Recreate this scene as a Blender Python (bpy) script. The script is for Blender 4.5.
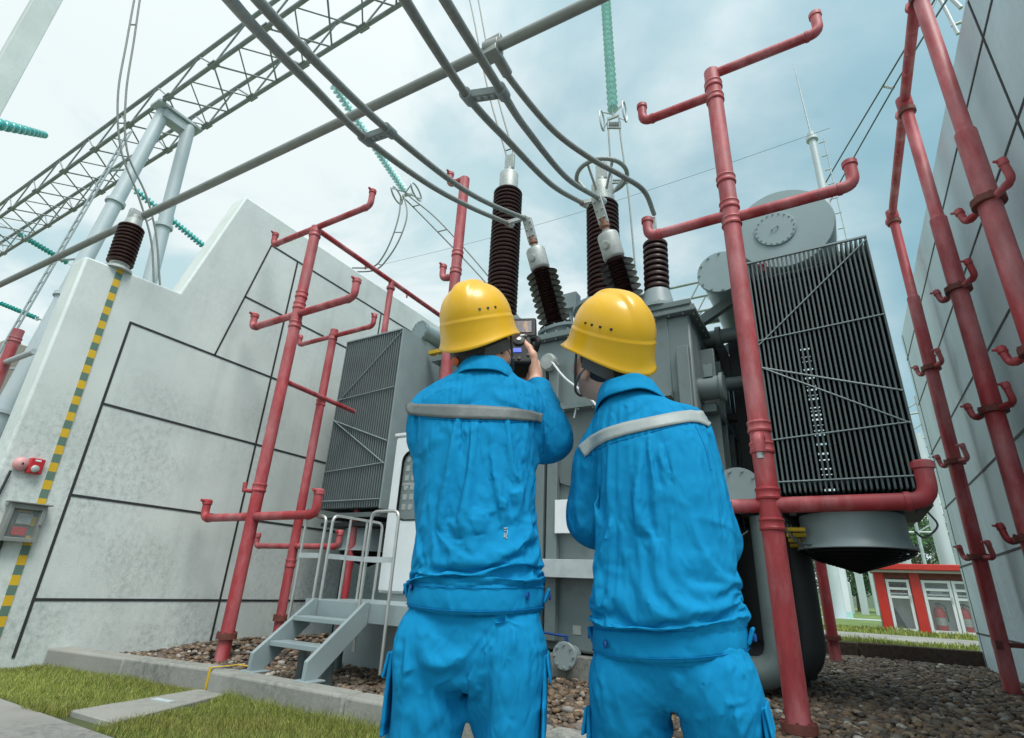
import bpy, math, random
import numpy as np
from mathutils import Vector, Matrix
from mathutils.bvhtree import BVHTree
for o in list(bpy.data.objects): bpy.data.objects.remove(o)
SC = bpy.context.scene; COL = SC.collection
rnd = random.Random(7); nrng = np.random.RandomState(5)
PI = math.pi; R = math.radians

# ------------------------------------------------------------ camera
F = 535.0; CX, CY = 512.0, 369.0
def nz(v): v = np.array(v, float); return v/np.linalg.norm(v)
_Z = nz([63, -1314, F]); _d = nz([338, 234, F]); _Y = nz(_d-_Z*(_d@_Z)); _X = np.cross(_Y, _Z)
RW = np.array([_X, _Y, _Z]); EYE = np.array([0, 0, .95])
cam = bpy.data.cameras.new('camera'); camo = bpy.data.objects.new('camera', cam); COL.objects.link(camo)
r_, u_, b_ = RW@np.array([1, 0, 0]), RW@np.array([0, -1, 0]), -RW@np.array([0, 0, 1])
M = Matrix(((r_[0], u_[0], b_[0], EYE[0]), (r_[1], u_[1], b_[1], EYE[1]), (r_[2], u_[2], b_[2], EYE[2]), (0, 0, 0, 1)))
camo.matrix_world = M
cam.sensor_width = 36; cam.lens = F/1024*36; cam.clip_start = .05; cam.clip_end = 3000
SC.camera = camo
def ray(px, py): return RW@np.array([px-CX, py-CY, F])
def on_z(px, py, z): r = ray(px, py); return Vector(EYE+(z-EYE[2])/r[2]*r)
def on_x(px, py, x): r = ray(px, py); return Vector(EYE+(x-EYE[0])/r[0]*r)
def on_y(px, py, y): r = ray(px, py); return Vector(EYE+(y-EYE[1])/r[1]*r)

# ------------------------------------------------------------ sky, sun, exposure
SUN = nz([.42, -.36, .95])
W = bpy.data.worlds.new('World'); SC.world = W; W.use_nodes = True
nt = W.node_tree; nt.nodes.clear()
def N(t, **k):
    n = nt.nodes.new(t)
    for a, v in k.items(): setattr(n, a, v)
    return n
L = lambda a, b: nt.links.new(a, b)
out = N('ShaderNodeOutputWorld'); bg = N('ShaderNodeBackground'); L(bg.outputs[0], out.inputs[0])
sky = N('ShaderNodeTexSky', sky_type='NISHITA', sun_disc=False, sun_elevation=math.asin(SUN[2]), sun_rotation=math.atan2(SUN[0], SUN[1]), air_density=1.2, dust_density=2.0, ozone_density=1.5)
tc = N('ShaderNodeTexCoord'); sep = N('ShaderNodeSeparateXYZ'); L(tc.outputs['Generated'], sep.inputs[0])
def math_(op, a, b=None, c=None):
    n = N('ShaderNodeMath', operation=op)
    for i, v in enumerate((a, b, c)):
        if v is None: continue
        if isinstance(v, (int, float)): n.inputs[i].default_value = v
        else: L(v, n.inputs[i])
    return n.outputs[0]
zc = math_('ADD', math_('MAXIMUM', sep.outputs[2], 0.0), .25)
cmb = N('ShaderNodeCombineXYZ'); L(math_('DIVIDE', sep.outputs[0], zc), cmb.inputs[0]); L(math_('DIVIDE', sep.outputs[1], zc), cmb.inputs[1])
n1 = N('ShaderNodeTexNoise'); n1.inputs['Scale'].default_value = 1.15; n1.inputs['Detail'].default_value = 7; n1.inputs['Roughness'].default_value = .52; n1.inputs['Distortion'].default_value = .35
L(cmb.outputs[0], n1.inputs['Vector'])
# more open blue towards +X (right of the walls), thicker white cloud towards -X
bias = math_('MULTIPLY_ADD', sep.outputs[0], -.48, -.03)
cl = math_('ADD', n1.outputs['Fac'], bias)
low = math_('MULTIPLY', math_('SUBTRACT', 1.0, math_('SMOOTH_MIN', math_('MULTIPLY', math_('MAXIMUM', sep.outputs[2], 0), 2.2), 1.0, .2)), .30)
cl = math_('ADD', cl, low)
mr = N('ShaderNodeMapRange', interpolation_type='SMOOTHSTEP'); mr.inputs[1].default_value = .36; mr.inputs[2].default_value = .70; L(cl, mr.inputs[0])
skm = N('ShaderNodeMix', data_type='RGBA', blend_type='MIX'); skm.inputs[0].default_value = .10
sks = N('ShaderNodeVectorMath', operation='SCALE'); sks.inputs['Scale'].default_value = .10; L(sky.outputs[0], sks.inputs[0])
skm.inputs[6].default_value = (.26, .50, .60, 1); L(sks.outputs[0], skm.inputs[7])
n2 = N('ShaderNodeTexNoise'); n2.inputs['Scale'].default_value = 2.1; n2.inputs['Detail'].default_value = 6; n2.inputs['Roughness'].default_value = .55; n2.inputs['Distortion'].default_value = .5; L(cmb.outputs[0], n2.inputs['Vector'])
m2 = N('ShaderNodeMapRange', interpolation_type='SMOOTHSTEP'); m2.inputs[1].default_value = .38; m2.inputs[2].default_value = .58; L(n2.outputs['Fac'], m2.inputs[0])
cc = N('ShaderNodeMix', data_type='RGBA'); L(m2.outputs[0], cc.inputs[0]); cc.inputs[6].default_value = (.54, .735, .79, 1); cc.inputs[7].default_value = (.86, .95, .965, 1)
mix = N('ShaderNodeMix', data_type='RGBA'); L(mr.outputs[0], mix.inputs[0]); L(skm.outputs[2], mix.inputs[6]); L(cc.outputs[2], mix.inputs[7])
# broad glow added round the sun direction, behind the camera, for softer light
dot = N('ShaderNodeVectorMath', operation='DOT_PRODUCT'); L(tc.outputs['Generated'], dot.inputs[0]); dot.inputs[1].default_value = tuple(SUN)
gl = math_('POWER', math_('MAXIMUM', dot.outputs['Value'], 0.0), 3.0)
gls = N('ShaderNodeVectorMath', operation='SCALE'); gls.inputs[0].default_value = (1.0, .98, .94); L(math_('MULTIPLY', gl, 1.1), gls.inputs['Scale'])
add = N('ShaderNodeVectorMath', operation='ADD'); L(mix.outputs[2], add.inputs[0]); L(gls.outputs[0], add.inputs[1])
L(add.outputs[0], bg.inputs[0]); bg.inputs[1].default_value = 1.0
sl = bpy.data.lights.new('sun', 'SUN'); sl.energy = 2.9; sl.angle = R(26); sl.color = (1, .965, .92)
so = bpy.data.objects.new('sun', sl); COL.objects.link(so); so.rotation_euler = Vector(SUN).to_track_quat('Z', 'Y').to_euler()
SC.view_settings.view_transform = 'Standard'; SC.view_settings.look = 'None'; SC.view_settings.exposure = 0.0; SC.view_settings.gamma = 1.0
try: SC.view_settings.use_curve_mapping = False
except Exception: pass

# ------------------------------------------------------------ materials
def mat(name, col, rough=.5, metal=0, var=.12, vscale=6, bump=.0, bscale=80, col2=None, c2scale=3, c2lo=.5, c2hi=.7, coat=0, stretch=(1, 1, 1), attr=None, spec=.5, detail=6):
    m = bpy.data.materials.new(name); m.use_nodes = True; t = m.node_tree; n = t.nodes; b = n['Principled BSDF']
    l = t.links.new
    b.inputs['Roughness'].default_value = rough; b.inputs['Metallic'].default_value = metal
    b.inputs['Coat Weight'].default_value = coat; b.inputs['Specular IOR Level'].default_value = spec
    tc = n.new('ShaderNodeTexCoord'); mp = n.new('ShaderNodeMapping'); l(tc.outputs['Object'], mp.inputs[0]); mp.inputs['Scale'].default_value = stretch
    no = n.new('ShaderNodeTexNoise'); no.inputs['Scale'].default_value = vscale; no.inputs['Detail'].default_value = detail; l(mp.outputs[0], no.inputs['Vector'])
    rp = n.new('ShaderNodeMapRange'); rp.inputs[1].default_value = .25; rp.inputs[2].default_value = .75; rp.inputs[3].default_value = 1-var; rp.inputs[4].default_value = 1+var; l(no.outputs['Fac'], rp.inputs[0])
    base = n.new('ShaderNodeRGB'); base.outputs[0].default_value = (*col, 1); cur = base.outputs[0]
    if attr:
        a = n.new('ShaderNodeAttribute'); a.attribute_name = attr; cur = a.outputs['Color']
    if col2:
        n2 = n.new('ShaderNodeTexNoise'); n2.inputs['Scale'].default_value = c2scale; n2.inputs['Detail'].default_value = 8; n2.inputs['Roughness'].default_value = .65; l(mp.outputs[0], n2.inputs['Vector'])
        r2 = n.new('ShaderNodeMapRange'); r2.inputs[1].default_value = c2lo; r2.inputs[2].default_value = c2hi; l(n2.outputs['Fac'], r2.inputs[0])
        mx = n.new('ShaderNodeMix'); mx.data_type = 'RGBA'; l(r2.outputs[0], mx.inputs[0]); l(cur, mx.inputs[6]); mx.inputs[7].default_value = (*col2, 1); cur = mx.outputs[2]
    sc = n.new('ShaderNodeVectorMath'); sc.operation = 'SCALE'; l(cur, sc.inputs[0]); l(rp.outputs[0], sc.inputs['Scale']); l(sc.outputs[0], b.inputs['Base Color'])
    if bump:
        nb = n.new('ShaderNodeTexNoise'); nb.inputs['Scale'].default_value = bscale; nb.inputs['Detail'].default_value = 4; l(mp.outputs[0], nb.inputs['Vector'])
        bp = n.new('ShaderNodeBump'); bp.inputs['Strength'].default_value = bump; bp.inputs['Distance'].default_value = .01; l(nb.outputs['Fac'], bp.inputs['Height']); l(bp.outputs[0], b.inputs['Normal'])
        if rough > .3:
            rr = n.new('ShaderNodeMapRange'); rr.inputs[3].default_value = max(0, rough-.1); rr.inputs[4].default_value = min(1, rough+.12); l(no.outputs['Fac'], rr.inputs[0]); l(rr.outputs[0], b.inputs['Roughness'])
    return m
def concrete(name, col, stain, amt=.6, rough=.85):
    m = mat(name, col, rough, var=.10, vscale=.9, bump=.25, bscale=60, spec=.3)
    t = m.node_tree; n = t.nodes; l = t.links.new; b = n['Principled BSDF']
    src = b.inputs['Base Color'].links[0].from_socket
    tc = n.new('ShaderNodeTexCoord')
    def noise(scale, det, st=(1, 1, 1), ro=.6, dist=0):
        mp = n.new('ShaderNodeMapping'); mp.inputs['Scale'].default_value = st; l(tc.outputs['Object'], mp.inputs[0])
        a = n.new('ShaderNodeTexNoise'); a.inputs['Scale'].default_value = scale; a.inputs['Detail'].default_value = det; a.inputs['Roughness'].default_value = ro; a.inputs['Distortion'].default_value = dist; l(mp.outputs[0], a.inputs['Vector']); return a.outputs['Fac']
    def rng(s, a, b_, lo=0, hi=1):
        r = n.new('ShaderNodeMapRange'); r.interpolation_type = 'SMOOTHSTEP'; r.inputs[1].default_value = a; r.inputs[2].default_value = b_; r.inputs[3].default_value = lo; r.inputs[4].default_value = hi; l(s, r.inputs[0]); return r.outputs[0]
    def mul(a, c):
        q = n.new('ShaderNodeMath'); q.operation = 'MULTIPLY'
        for i, v in enumerate((a, c)):
            if isinstance(v, float): q.inputs[i].default_value = v
            else: l(v, q.inputs[i])
        return q.outputs[0]
    big = rng(noise(.75, 5, ro=.55), .38, .62); fine = rng(noise(17, 10, (1, 1, .8), .80), .38, .72)
    sep = n.new('ShaderNodeSeparateXYZ'); l(tc.outputs['Object'], sep.inputs[0])
    lowz = rng(sep.outputs[2], 4.2, 1.0, .30, 1)           # weathering is heaviest on the lower courses
    streak = rng(noise(3.0, 5, (1, 1, .06), .6), .52, .72)
    def mix(fac, c1, c2):
        x = n.new('ShaderNodeMix'); x.data_type = 'RGBA'; l(fac, x.inputs[0]); l(c1, x.inputs[6]); x.inputs[7].default_value = (*c2, 1); return x.outputs[2]
    c = mix(mul(mul(mul(big, fine), lowz), amt), src, stain)
    c = mix(mul(streak, .16*amt+.02), c, stain); cloudy = rng(noise(1.6, 6, ro=.6), .35, .7); c = mix(mul(cloudy, .20*amt), c, stain)
    pits = rng(noise(38, 3, ro=.5), .70, .76)
    c = mix(mul(pits, .30), c, tuple(s*.7 for s in stain))
    l(c, b.inputs['Base Color'])
    return m
Mt = {}
Mt['concrete'] = concrete('pale concrete', (.66, .715, .685), (.28, .32, .305), .85)
Mt['concrete_shade_tint'] = concrete('blue shade-tinted concrete', (.60, .73, .77), (.28, .34, .36), .6)  # blue of shade under open sky is mixed into this base colour
Mt['concrete_brown'] = concrete('brown concrete', (.36, .34, .29), (.2, .19, .17), .5)
Mt['kerb'] = concrete('kerb concrete', (.31, .31, .28), (.10, .11, .10), 1.0)
Mt['road'] = concrete('road concrete', (.27, .265, .245), (.11, .115, .11), .9)
Mt['slab'] = mat('slab', (.42, .47, .48), .8, var=.12, vscale=5, bump=.2, bscale=50)
Mt['joint'] = mat('joint sealant', (.028, .030, .032), .7)
Mt['red'] = mat('faded red paint', (.36, .036, .044), .5, var=.25, vscale=8, col2=(.52, .20, .21), c2scale=2.6, c2lo=.44, c2hi=.68, bump=.08, bscale=40, stretch=(1, 1, .35))
Mt['rust'] = mat('rusty red', (.17, .045, .035), .7, var=.3, vscale=14, col2=(.08, .03, .02), c2scale=12, bump=.3, bscale=60)
Mt['tgrey'] = mat('transformer grey paint', (.165, .208, .208), .42, var=.08, vscale=2.5, bump=.04, bscale=25, col2=(.105, .125, .12), c2scale=4, c2lo=.55, c2hi=.8)
Mt['rgrey'] = mat('radiator grey paint', (.125, .155, .156), .5, var=.14, vscale=3, spec=.35)
Mt['lgrey'] = mat('light grey paint', (.27, .33, .34), .4, var=.1, vscale=4, bump=.03, bscale=30)
Mt['consgrey'] = mat('conservator grey paint', (.26, .345, .355), .4, var=.06, vscale=3)
Mt['galv'] = mat('galvanised steel', (.48, .52, .53), .45, .35, var=.14, vscale=9, bump=.04, bscale=30)
Mt['gantry'] = mat('galvanised tube', (.50, .57, .59), .5, .1, var=.1, vscale=2, stretch=(1, 1, .3))
Mt['lattice'] = mat('lattice steel', (.30, .34, .34), .55, .2, var=.2, vscale=3)
Mt['latticelight'] = mat('light lattice steel', (.40, .46, .47), .55, .2, var=.2, vscale=3)
Mt['stainless'] = mat('stainless tube', (.55, .55, .53), .3, .75, var=.1, vscale=12)
Mt['alu'] = mat('weathered aluminium', (.27, .285, .265), .45, .3, var=.12, vscale=7, bump=.03)
Mt['cable'] = mat('twisted conductor', (.26, .275, .255), .55, .25, var=.15, vscale=20)
Mt['wire'] = mat('dark wire', (.10, .12, .12), .5, .3)
Mt['porc'] = mat('brown porcelain', (.040, .018, .016), .38, var=.15, vscale=8, spec=.3)
Mt['cap'] = mat('cast aluminium cap', (.42, .45, .43), .5, .3, var=.15, vscale=14)
Mt['brass'] = mat('tarnished copper', (.30, .15, .11), .5, .5, var=.2)
Mt['teal'] = mat('teal glass', (.03, .36, .33), .12, var=.1, spec=.7, coat=.3)
Mt['paleteal'] = mat('pale teal glass', (.48, .80, .79), .12, var=.1, spec=.7, coat=.3)
Mt['white'] = mat('white paint', (.72, .76, .77), .4, var=.05, vscale=4)
Mt['paper'] = mat('white plate', (.80, .83, .84), .45, var=.03)
Mt['black'] = mat('black plastic', (.006, .0065, .008), .5, var=.1, spec=.25)
Mt['dark'] = mat('dark steel', (.03, .033, .035), .55, var=.2)
Mt['yellow'] = mat('yellow marking', (.66, .42, .02), .55, var=.1)
Mt['green'] = mat('green marking', (.115, .20, .155), .6, var=.1)
Mt['redgloss'] = mat('red enamel', (.50, .03, .035), .3, var=.08)
Mt['pink'] = mat('faded red bell', (.62, .30, .30), .45, var=.1)
Mt['tile'] = mat('red tiles', (.52, .035, .025), .3, var=.1)
Mt['helmet'] = mat('yellow helmet', (.74, .41, .004), .32, var=.07, vscale=9, coat=.2, bump=.03, bscale=14)
def cloth():
    m = mat('blue work cloth', (.006, .225, .455), .85, var=.07, vscale=9, spec=.10, col2=(.004, .180, .385), c2scale=9, c2lo=.45, c2hi=.75)
    t = m.node_tree; n = t.nodes; l = t.links.new; b = n['Principled BSDF']; tc = n.new('ShaderNodeTexCoord'); prev = None
    for (sc, st, dist, strength, typ) in ((9, (1, 1, 1.5), .6, .55, 'RIDGED_MULTIFRACTAL'), (24, (1.4, 1.4, .8), .5, .30, 'RIDGED_MULTIFRACTAL'), (900, (1, 1, 1), 0, .10, 'FBM')):
        mp = n.new('ShaderNodeMapping'); mp.inputs['Scale'].default_value = st; mp.inputs['Rotation'].default_value = (.3, .5, .2); l(tc.outputs['Object'], mp.inputs[0])
        a = n.new('ShaderNodeTexNoise'); a.noise_type = typ; a.inputs['Scale'].default_value = sc; a.inputs['Detail'].default_value = 2; a.inputs['Distortion'].default_value = dist; l(mp.outputs[0], a.inputs['Vector'])
        bp = n.new('ShaderNodeBump'); bp.inputs['Strength'].default_value = strength; bp.inputs['Distance'].default_value = .022 if sc < 100 else .0008; l(a.outputs['Fac'], bp.inputs['Height'])
        if prev is not None: l(prev, bp.inputs['Normal'])
        prev = bp.outputs[0]
    l(prev, b.inputs['Normal']); return m
Mt['cloth'] = cloth()
Mt['clothseam'] = mat('blue seam cloth', (.004, .15, .38), .85, var=.10, vscale=9, spec=.1)
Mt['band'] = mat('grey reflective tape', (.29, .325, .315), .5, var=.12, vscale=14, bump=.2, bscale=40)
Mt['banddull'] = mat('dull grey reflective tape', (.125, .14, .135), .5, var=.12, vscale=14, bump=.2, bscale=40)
Mt['button'] = mat('navy button', (.006, .06, .26), .4)
Mt['skin'] = mat('skin', (.62, .35, .25), .5, var=.08, vscale=20, bump=.06, bscale=160)
Mt['hair'] = mat('black hair', (.012, .010, .009), .5, var=.3, vscale=60, bump=.6, bscale=220, stretch=(1, 1, .2))
Mt['strap'] = mat('grey webbing', (.085, .09, .09), .7, var=.15, vscale=40)
Mt['orange'] = mat('orange buckle', (.55, .10, .02), .4)
Mt['boot'] = mat('black leather', (.02, .018, .016), .45, bump=.1)
Mt['soil'] = mat('soil under grass', (.060, .075, .025), .95, var=.3, vscale=4, bump=.6, bscale=30)
Mt['lawn'] = mat('far lawn', (.12, .19, .045), .95, var=.25, vscale=1.5, col2=(.17, .20, .07), c2scale=.6, bump=.6, bscale=25)
Mt['grass'] = mat('grass blades', (.12, .19, .03), .6, attr='tint', var=.1, spec=.25)
Mt['stone'] = mat('river stones', (.3, .2, .15), .65, attr='tint', var=.25, vscale=18, bump=.3, bscale=40, spec=.35)
Mt['gravelbase'] = mat('gravel earth', (.075, .052, .04), .95, var=.4, vscale=18, bump=.8, bscale=40)
Mt['leaf'] = mat('tree leaves', (.05, .11, .03), .6, attr='tint', var=.2, vscale=1)
Mt['bark'] = mat('bark', (.10, .08, .06), .9, var=.3, vscale=10, bump=.5)
Mt['hill'] = mat('wooded hill', (.07, .11, .06), 1, var=.35, vscale=.25, bump=.5, bscale=1)
def glass(name, col, alpha):
    m = mat(name, col, .06, spec=.6); m.node_tree.nodes['Principled BSDF'].inputs['Alpha'].default_value = alpha; return m
Mt['glass'] = glass('clear pane', (.35, .42, .42), .14)
def emit(name, col, s):
    m = mat(name, (.02, .02, .02), .3); b = m.node_tree.nodes['Principled BSDF']; b.inputs['Emission Color'].default_value = (*col, 1); b.inputs['Emission Strength'].default_value = s; return m
Mt['lcd'] = emit('small blue display', (.02, .10, .9), .8)
def thermal():
    m = mat('thermal screen', (.02, .02, .02), .25); t = m.node_tree; n = t.nodes; l = t.links.new; b = n['Principled BSDF']
    tc = n.new('ShaderNodeTexCoord'); mp = n.new('ShaderNodeMapping'); l(tc.outputs['Object'], mp.inputs[0]); mp.inputs['Scale'].default_value = (60, 60, 16); mp.inputs['Rotation'].default_value = (0, .5, 0)
    a = n.new('ShaderNodeTexNoise'); a.inputs['Scale'].default_value = 1; a.inputs['Detail'].default_value = 3; a.inputs['Distortion'].default_value = .8; l(mp.outputs[0], a.inputs[0])
    r = n.new('ShaderNodeValToRGB'); l(a.outputs['Fac'], r.inputs[0]); e = r.color_ramp.elements; e[0].position = .36; e[0].color = (.01, .02, .05, 1); e[1].position = .62; e[1].color = (.75, .38, .12, 1)
    x = e.new(.48); x.color = (.16, .06, .05, 1); x = e.new(.54); x.color = (.06, .08, .16, 1); l(r.outputs[0], b.inputs['Emission Color']); b.inputs['Emission Strength'].default_value = .35; return m
Mt['thermal'] = thermal()

# ------------------------------------------------------------ mesh helpers
class MB:
    def __init__(s): s.v = []; s.f = []; s.m = []
    def add(s, vs, fs, mi=0):
        o = len(s.v); s.v += [tuple(v) for v in vs]; s.f += [tuple(i+o for i in f) for f in fs]; s.m += [mi]*len(fs); return s
    def box(s, lo, hi, mi=0):
        x0, y0, z0 = [min(a, b) for a, b in zip(lo, hi)]; x1, y1, z1 = [max(a, b) for a, b in zip(lo, hi)]
        return s.add([(x0, y0, z0), (x1, y0, z0), (x1, y1, z0), (x0, y1, z0), (x0, y0, z1), (x1, y0, z1), (x1, y1, z1), (x0, y1, z1)],
                     [(0, 3, 2, 1), (4, 5, 6, 7), (0, 1, 5, 4), (1, 2, 6, 5), (2, 3, 7, 6), (3, 0, 4, 7)], mi)
    def cbox(s, c, size, rot=None, mi=0):
        m = rot if rot is not None else Matrix.Identity(3); c = Vector(c); hx, hy, hz = [q/2 for q in size]
        vs = [c+m@Vector(p) for p in [(-hx, -hy, -hz), (hx, -hy, -hz), (hx, hy, -hz), (-hx, hy, -hz), (-hx, -hy, hz), (hx, -hy, hz), (hx, hy, hz), (-hx, hy, hz)]]
        return s.add(vs, [(0, 3, 2, 1), (4, 5, 6, 7), (0, 1, 5, 4), (1, 2, 6, 5), (2, 3, 7, 6), (3, 0, 4, 7)], mi)
    def bar(s, a, b, w, h, mi=0, up=(0, 0, 1)):
        a, b = Vector(a), Vector(b); d = (b-a); ln = d.length; d.normalize(); u = Vector(up)
        if abs(d.dot(u)) > .98: u = Vector((0, 1, 0))
        sx = d.cross(u).normalized(); uz = sx.cross(d)
        return s.cbox((a+b)/2, (w, ln, h), Matrix((sx, d, uz)).transposed(), mi)
    def tube(s, path, r, seg=14, cap=True, mi=0):
        P = [Vector(p) for p in path]; n = len(P); rs = r if isinstance(r, (list, tuple)) else [r]*n
        t0 = (P[1]-P[0]).normalized(); a = Vector((0, 0, 1)) if abs(t0.z) < .9 else Vector((1, 0, 0)); u = t0.cross(a).normalized(); vs = []
        for i in range(n):
            t = ((P[min(i+1, n-1)]-P[i]).normalized()+(P[i]-P[max(i-1, 0)]).normalized()).normalized()
            u = (u-t*u.dot(t)).normalized(); w = t.cross(u)
            for k in range(seg): q = 2*PI*k/seg; vs.append(P[i]+(u*math.cos(q)+w*math.sin(q))*rs[i])
        fs = [(i*seg+k, i*seg+(k+1) % seg, (i+1)*seg+(k+1) % seg, (i+1)*seg+k) for i in range(n-1) for k in range(seg)]
        if cap: fs += [tuple(reversed(range(seg))), tuple(range((n-1)*seg, n*seg))]
        return s.add(vs, fs, mi)
    def lathe(s, prof, o=(0, 0, 0), d=(0, 0, 1), seg=28, mi=0, cap=True):
        o = Vector(o); q = Vector((0, 0, 1)).rotation_difference(Vector(d).normalized()); vs = []
        for (r, z) in prof:
            for k in range(seg): a = 2*PI*k/seg; vs.append(o+q@Vector((r*math.cos(a), r*math.sin(a), z)))
        n = len(prof); fs = [(i*seg+k, i*seg+(k+1) % seg, (i+1)*seg+(k+1) % seg, (i+1)*seg+k) for i in range(n-1) for k in range(seg)]
        if cap: fs += [tuple(reversed(range(seg))), tuple(range((n-1)*seg, n*seg))]
        return s.add(vs, fs, mi)
    def cyl(s, a, b, r, seg=20, mi=0): return s.tube([a, b], r, seg, True, mi)
    def bolts(s, o, d, R_, n, r=.012, h=.015, mi=0, ph=0):
        o = Vector(o); d = Vector(d).normalized(); q = Vector((0, 0, 1)).rotation_difference(d)
        for k in range(n):
            a = 2*PI*k/n+ph; p = o+q@Vector((R_*math.cos(a), R_*math.sin(a), 0)); s.tube([p-d*.004, p+d*h], r, 6, True, mi)
        return s
    def prism(s, poly, axis, a0, a1, mi=0):
        # poly: 2-D points; axis 'x': (y,z), 'y': (x,z), 'z': (x,y)
        def P(p, a): return {'x': (a, p[0], p[1]), 'y': (p[0], a, p[1]), 'z': (p[0], p[1], a)}[axis]
        n = len(poly); vs = [P(p, a0) for p in poly]+[P(p, a1) for p in poly]
        return s.add(vs, [tuple(range(n))[::-1], tuple(range(n, 2*n))]+[(i, (i+1) % n, n+(i+1) % n, n+i) for i in range(n)], mi)
def root_loc(o):
    v = Vector((0, 0, 0))
    while o is not None: v += o.location; o = o.parent
    return v
def setm(o, label=None, cat=None, group=None, kind=None):
    if label: o['label'] = label
    if cat: o['category'] = cat
    if group: o['group'] = group
    if kind: o['kind'] = kind
    return o
def raw_obj(name, vs, fs, mats, parent=None, mi=None, smooth=38, recalc=True):
    me = bpy.data.meshes.new(name); me.from_pydata(vs, [], fs)
    for m in (mats if isinstance(mats, (list, tuple)) else [mats]): me.materials.append(m)
    if mi is not None and any(mi): me.polygons.foreach_set('material_index', mi)
    if recalc:
        import bmesh
        b = bmesh.new(); b.from_mesh(me); bmesh.ops.recalc_face_normals(b, faces=b.faces); b.to_mesh(me); b.free()
    if smooth:
        me.shade_smooth()
        if smooth < 180: me.set_sharp_from_angle(angle=R(smooth))
    o = bpy.data.objects.new(name, me); COL.objects.link(o)
    if parent is not None: o.parent = parent
    return o
def part(name, mb, mats, parent=None, smooth=38, bevel=0):
    if isinstance(mats, str): mats = Mt[mats]
    elif isinstance(mats, (list, tuple)): mats = [Mt[m] if isinstance(m, str) else m for m in mats]
    off = root_loc(parent) if parent is not None else Vector((0, 0, 0))
    o = raw_obj(name, [tuple(Vector(v)-off) for v in mb.v], mb.f, mats, parent, mb.m, smooth)
    if bevel:
        b = o.modifiers.new('bevel', 'BEVEL'); b.width = bevel; b.segments = 2; b.limit_method = 'ANGLE'; b.angle_limit = R(50)
    return o
def thing(name, loc, label, cat, group=None):
    o = bpy.data.objects.new(name, None); o.empty_display_size = .1; COL.objects.link(o); o.location = loc; return setm(o, label, cat, group)
def single(name, mb, mats, label, cat, group=None, smooth=38, bevel=0):
    return setm(part(name, mb, mats, None, smooth, bevel), label, cat, group)
def struct(name, mb, mats, kind='structure', smooth=38, bevel=0): return setm(part(name, mb, mats, None, smooth, bevel), kind=kind)
def copy_tree(o, parent=None):
    c = o.copy(); COL.objects.link(c); c.parent = parent
    for ch in o.children: copy_tree(ch, c)
    return c
def spline(pts, n=12):
    P = [Vector(p) for p in pts]; P = [P[0]*2-P[1]]+P+[P[-1]*2-P[-2]]; out = []
    for i in range(1, len(P)-2):
        for k in range(n):
            t = k/n; a, b, c, d = P[i-1:i+3]
            out.append(.5*((2*b)+(c-a)*t+(2*a-5*b+4*c-d)*t*t+(3*b-a-3*c+d)*t**3))
    out.append(P[-2]); return out
def elbow(a, b, c, r, n=6):
    # path a -> b -> c with a rounded corner of radius r at b
    a, b, c = Vector(a), Vector(b), Vector(c); p = b+(a-b).normalized()*r; q = b+(c-b).normalized()*r
    return [a]+[p*(1-t)**2+b*2*t*(1-t)+q*t*t for t in [k/n for k in range(n+1)]]+[c]
# ------------------------------------------------------------ ground, road, kerbs
struct('ground', MB().add([(-400, -200, 0), (400, -200, 0), (400, 900, 0), (-400, 900, 0)], [(0, 1, 2, 3)]), 'soil')
XL, XR = -7.07, 1.75
def slabmesh(x0, x1, y0, y1, z): return MB().add([(x0, y0, z), (x1, y0, z), (x1, y1, z), (x0, y1, z)], [(0, 1, 2, 3)])
struct('road', MB().box((-60, -12, -.1), (30, 2.10, .012)), 'road')
struct('gravel_bed', MB().prism([(XL-.02, 3.05), (-4.8, 3.42), (XR+.3, 3.58), (XR+.3, 12.4), (XL-.02, 12.4)], 'z', -.1, .05), 'gravelbase')
kb = MB()
def kerb_run(a, b, n):
    a, b = Vector(a), Vector(b); u = (b-a).normalized(); w = Vector((-u.y, u.x)); ang = math.atan2(u.y, u.x)
    for k in range(n):
        p, q = a.lerp(b, k/n), a.lerp(b, (k+1)/n); c = (p+q)/2+w*.11; kb.cbox((c.x, c.y, .038+rnd.uniform(-.004, .004)), ((q-p).length-.008, .22+rnd.uniform(-.006, .006), .275), Matrix.Rotation(ang, 3, 'Z'))
kerb_run((-7.06, 2.90), (-4.83, 3.28), 2); kerb_run((-4.80, 3.21), (3.0, 3.44), 5)
struct('kerb', kb, 'kerb', bevel=.022)
fk = MB()
x = -12.
while x < 14: fk.box((x+.005, 12.40, -.1), (x+2-.005, 12.54, .30+rnd.uniform(-.008, .008))); x += 2
struct('far_kerb', fk, 'gravelbase', bevel=.02)
struct('far_lawn', MB().box((-60, 12.54, -.2), (60, 120, .22)), 'lawn')
struct('path', MB().box((-60, 15.3, -.1), (60, 18.2, .24)), 'kerb')
struct('far_path', MB().box((-60, 33, -.1), (60, 35, .24)), 'slab')
# drain cover slab across the grass, towards the kerb
d0, d1, d2, d3 = on_z(70, 711, .03), on_z(112, 723, .03), on_z(258, 690, .03), on_z(228, 686, .03)
m = MB(); m.prism([(d0.x, d0.y), (d1.x, d1.y), (d2.x, 3.21), (d3.x-.02, 3.21)], 'z', -.05, .035)
t = thing('drain_cover', (d0.x, d0.y, 0), 'pale concrete slab laid across the grass between the road and the kerb', 'drain cover')
part('slab', m, 'kerb', t, bevel=.008)
p = on_z(163, 700, .04); m = MB(); m.cbox((p.x, p.y, .038), (.20, .06, .008), Matrix.Rotation(R(8), 3, 'Z')); part('grate', m, 'slab', t)
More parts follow.
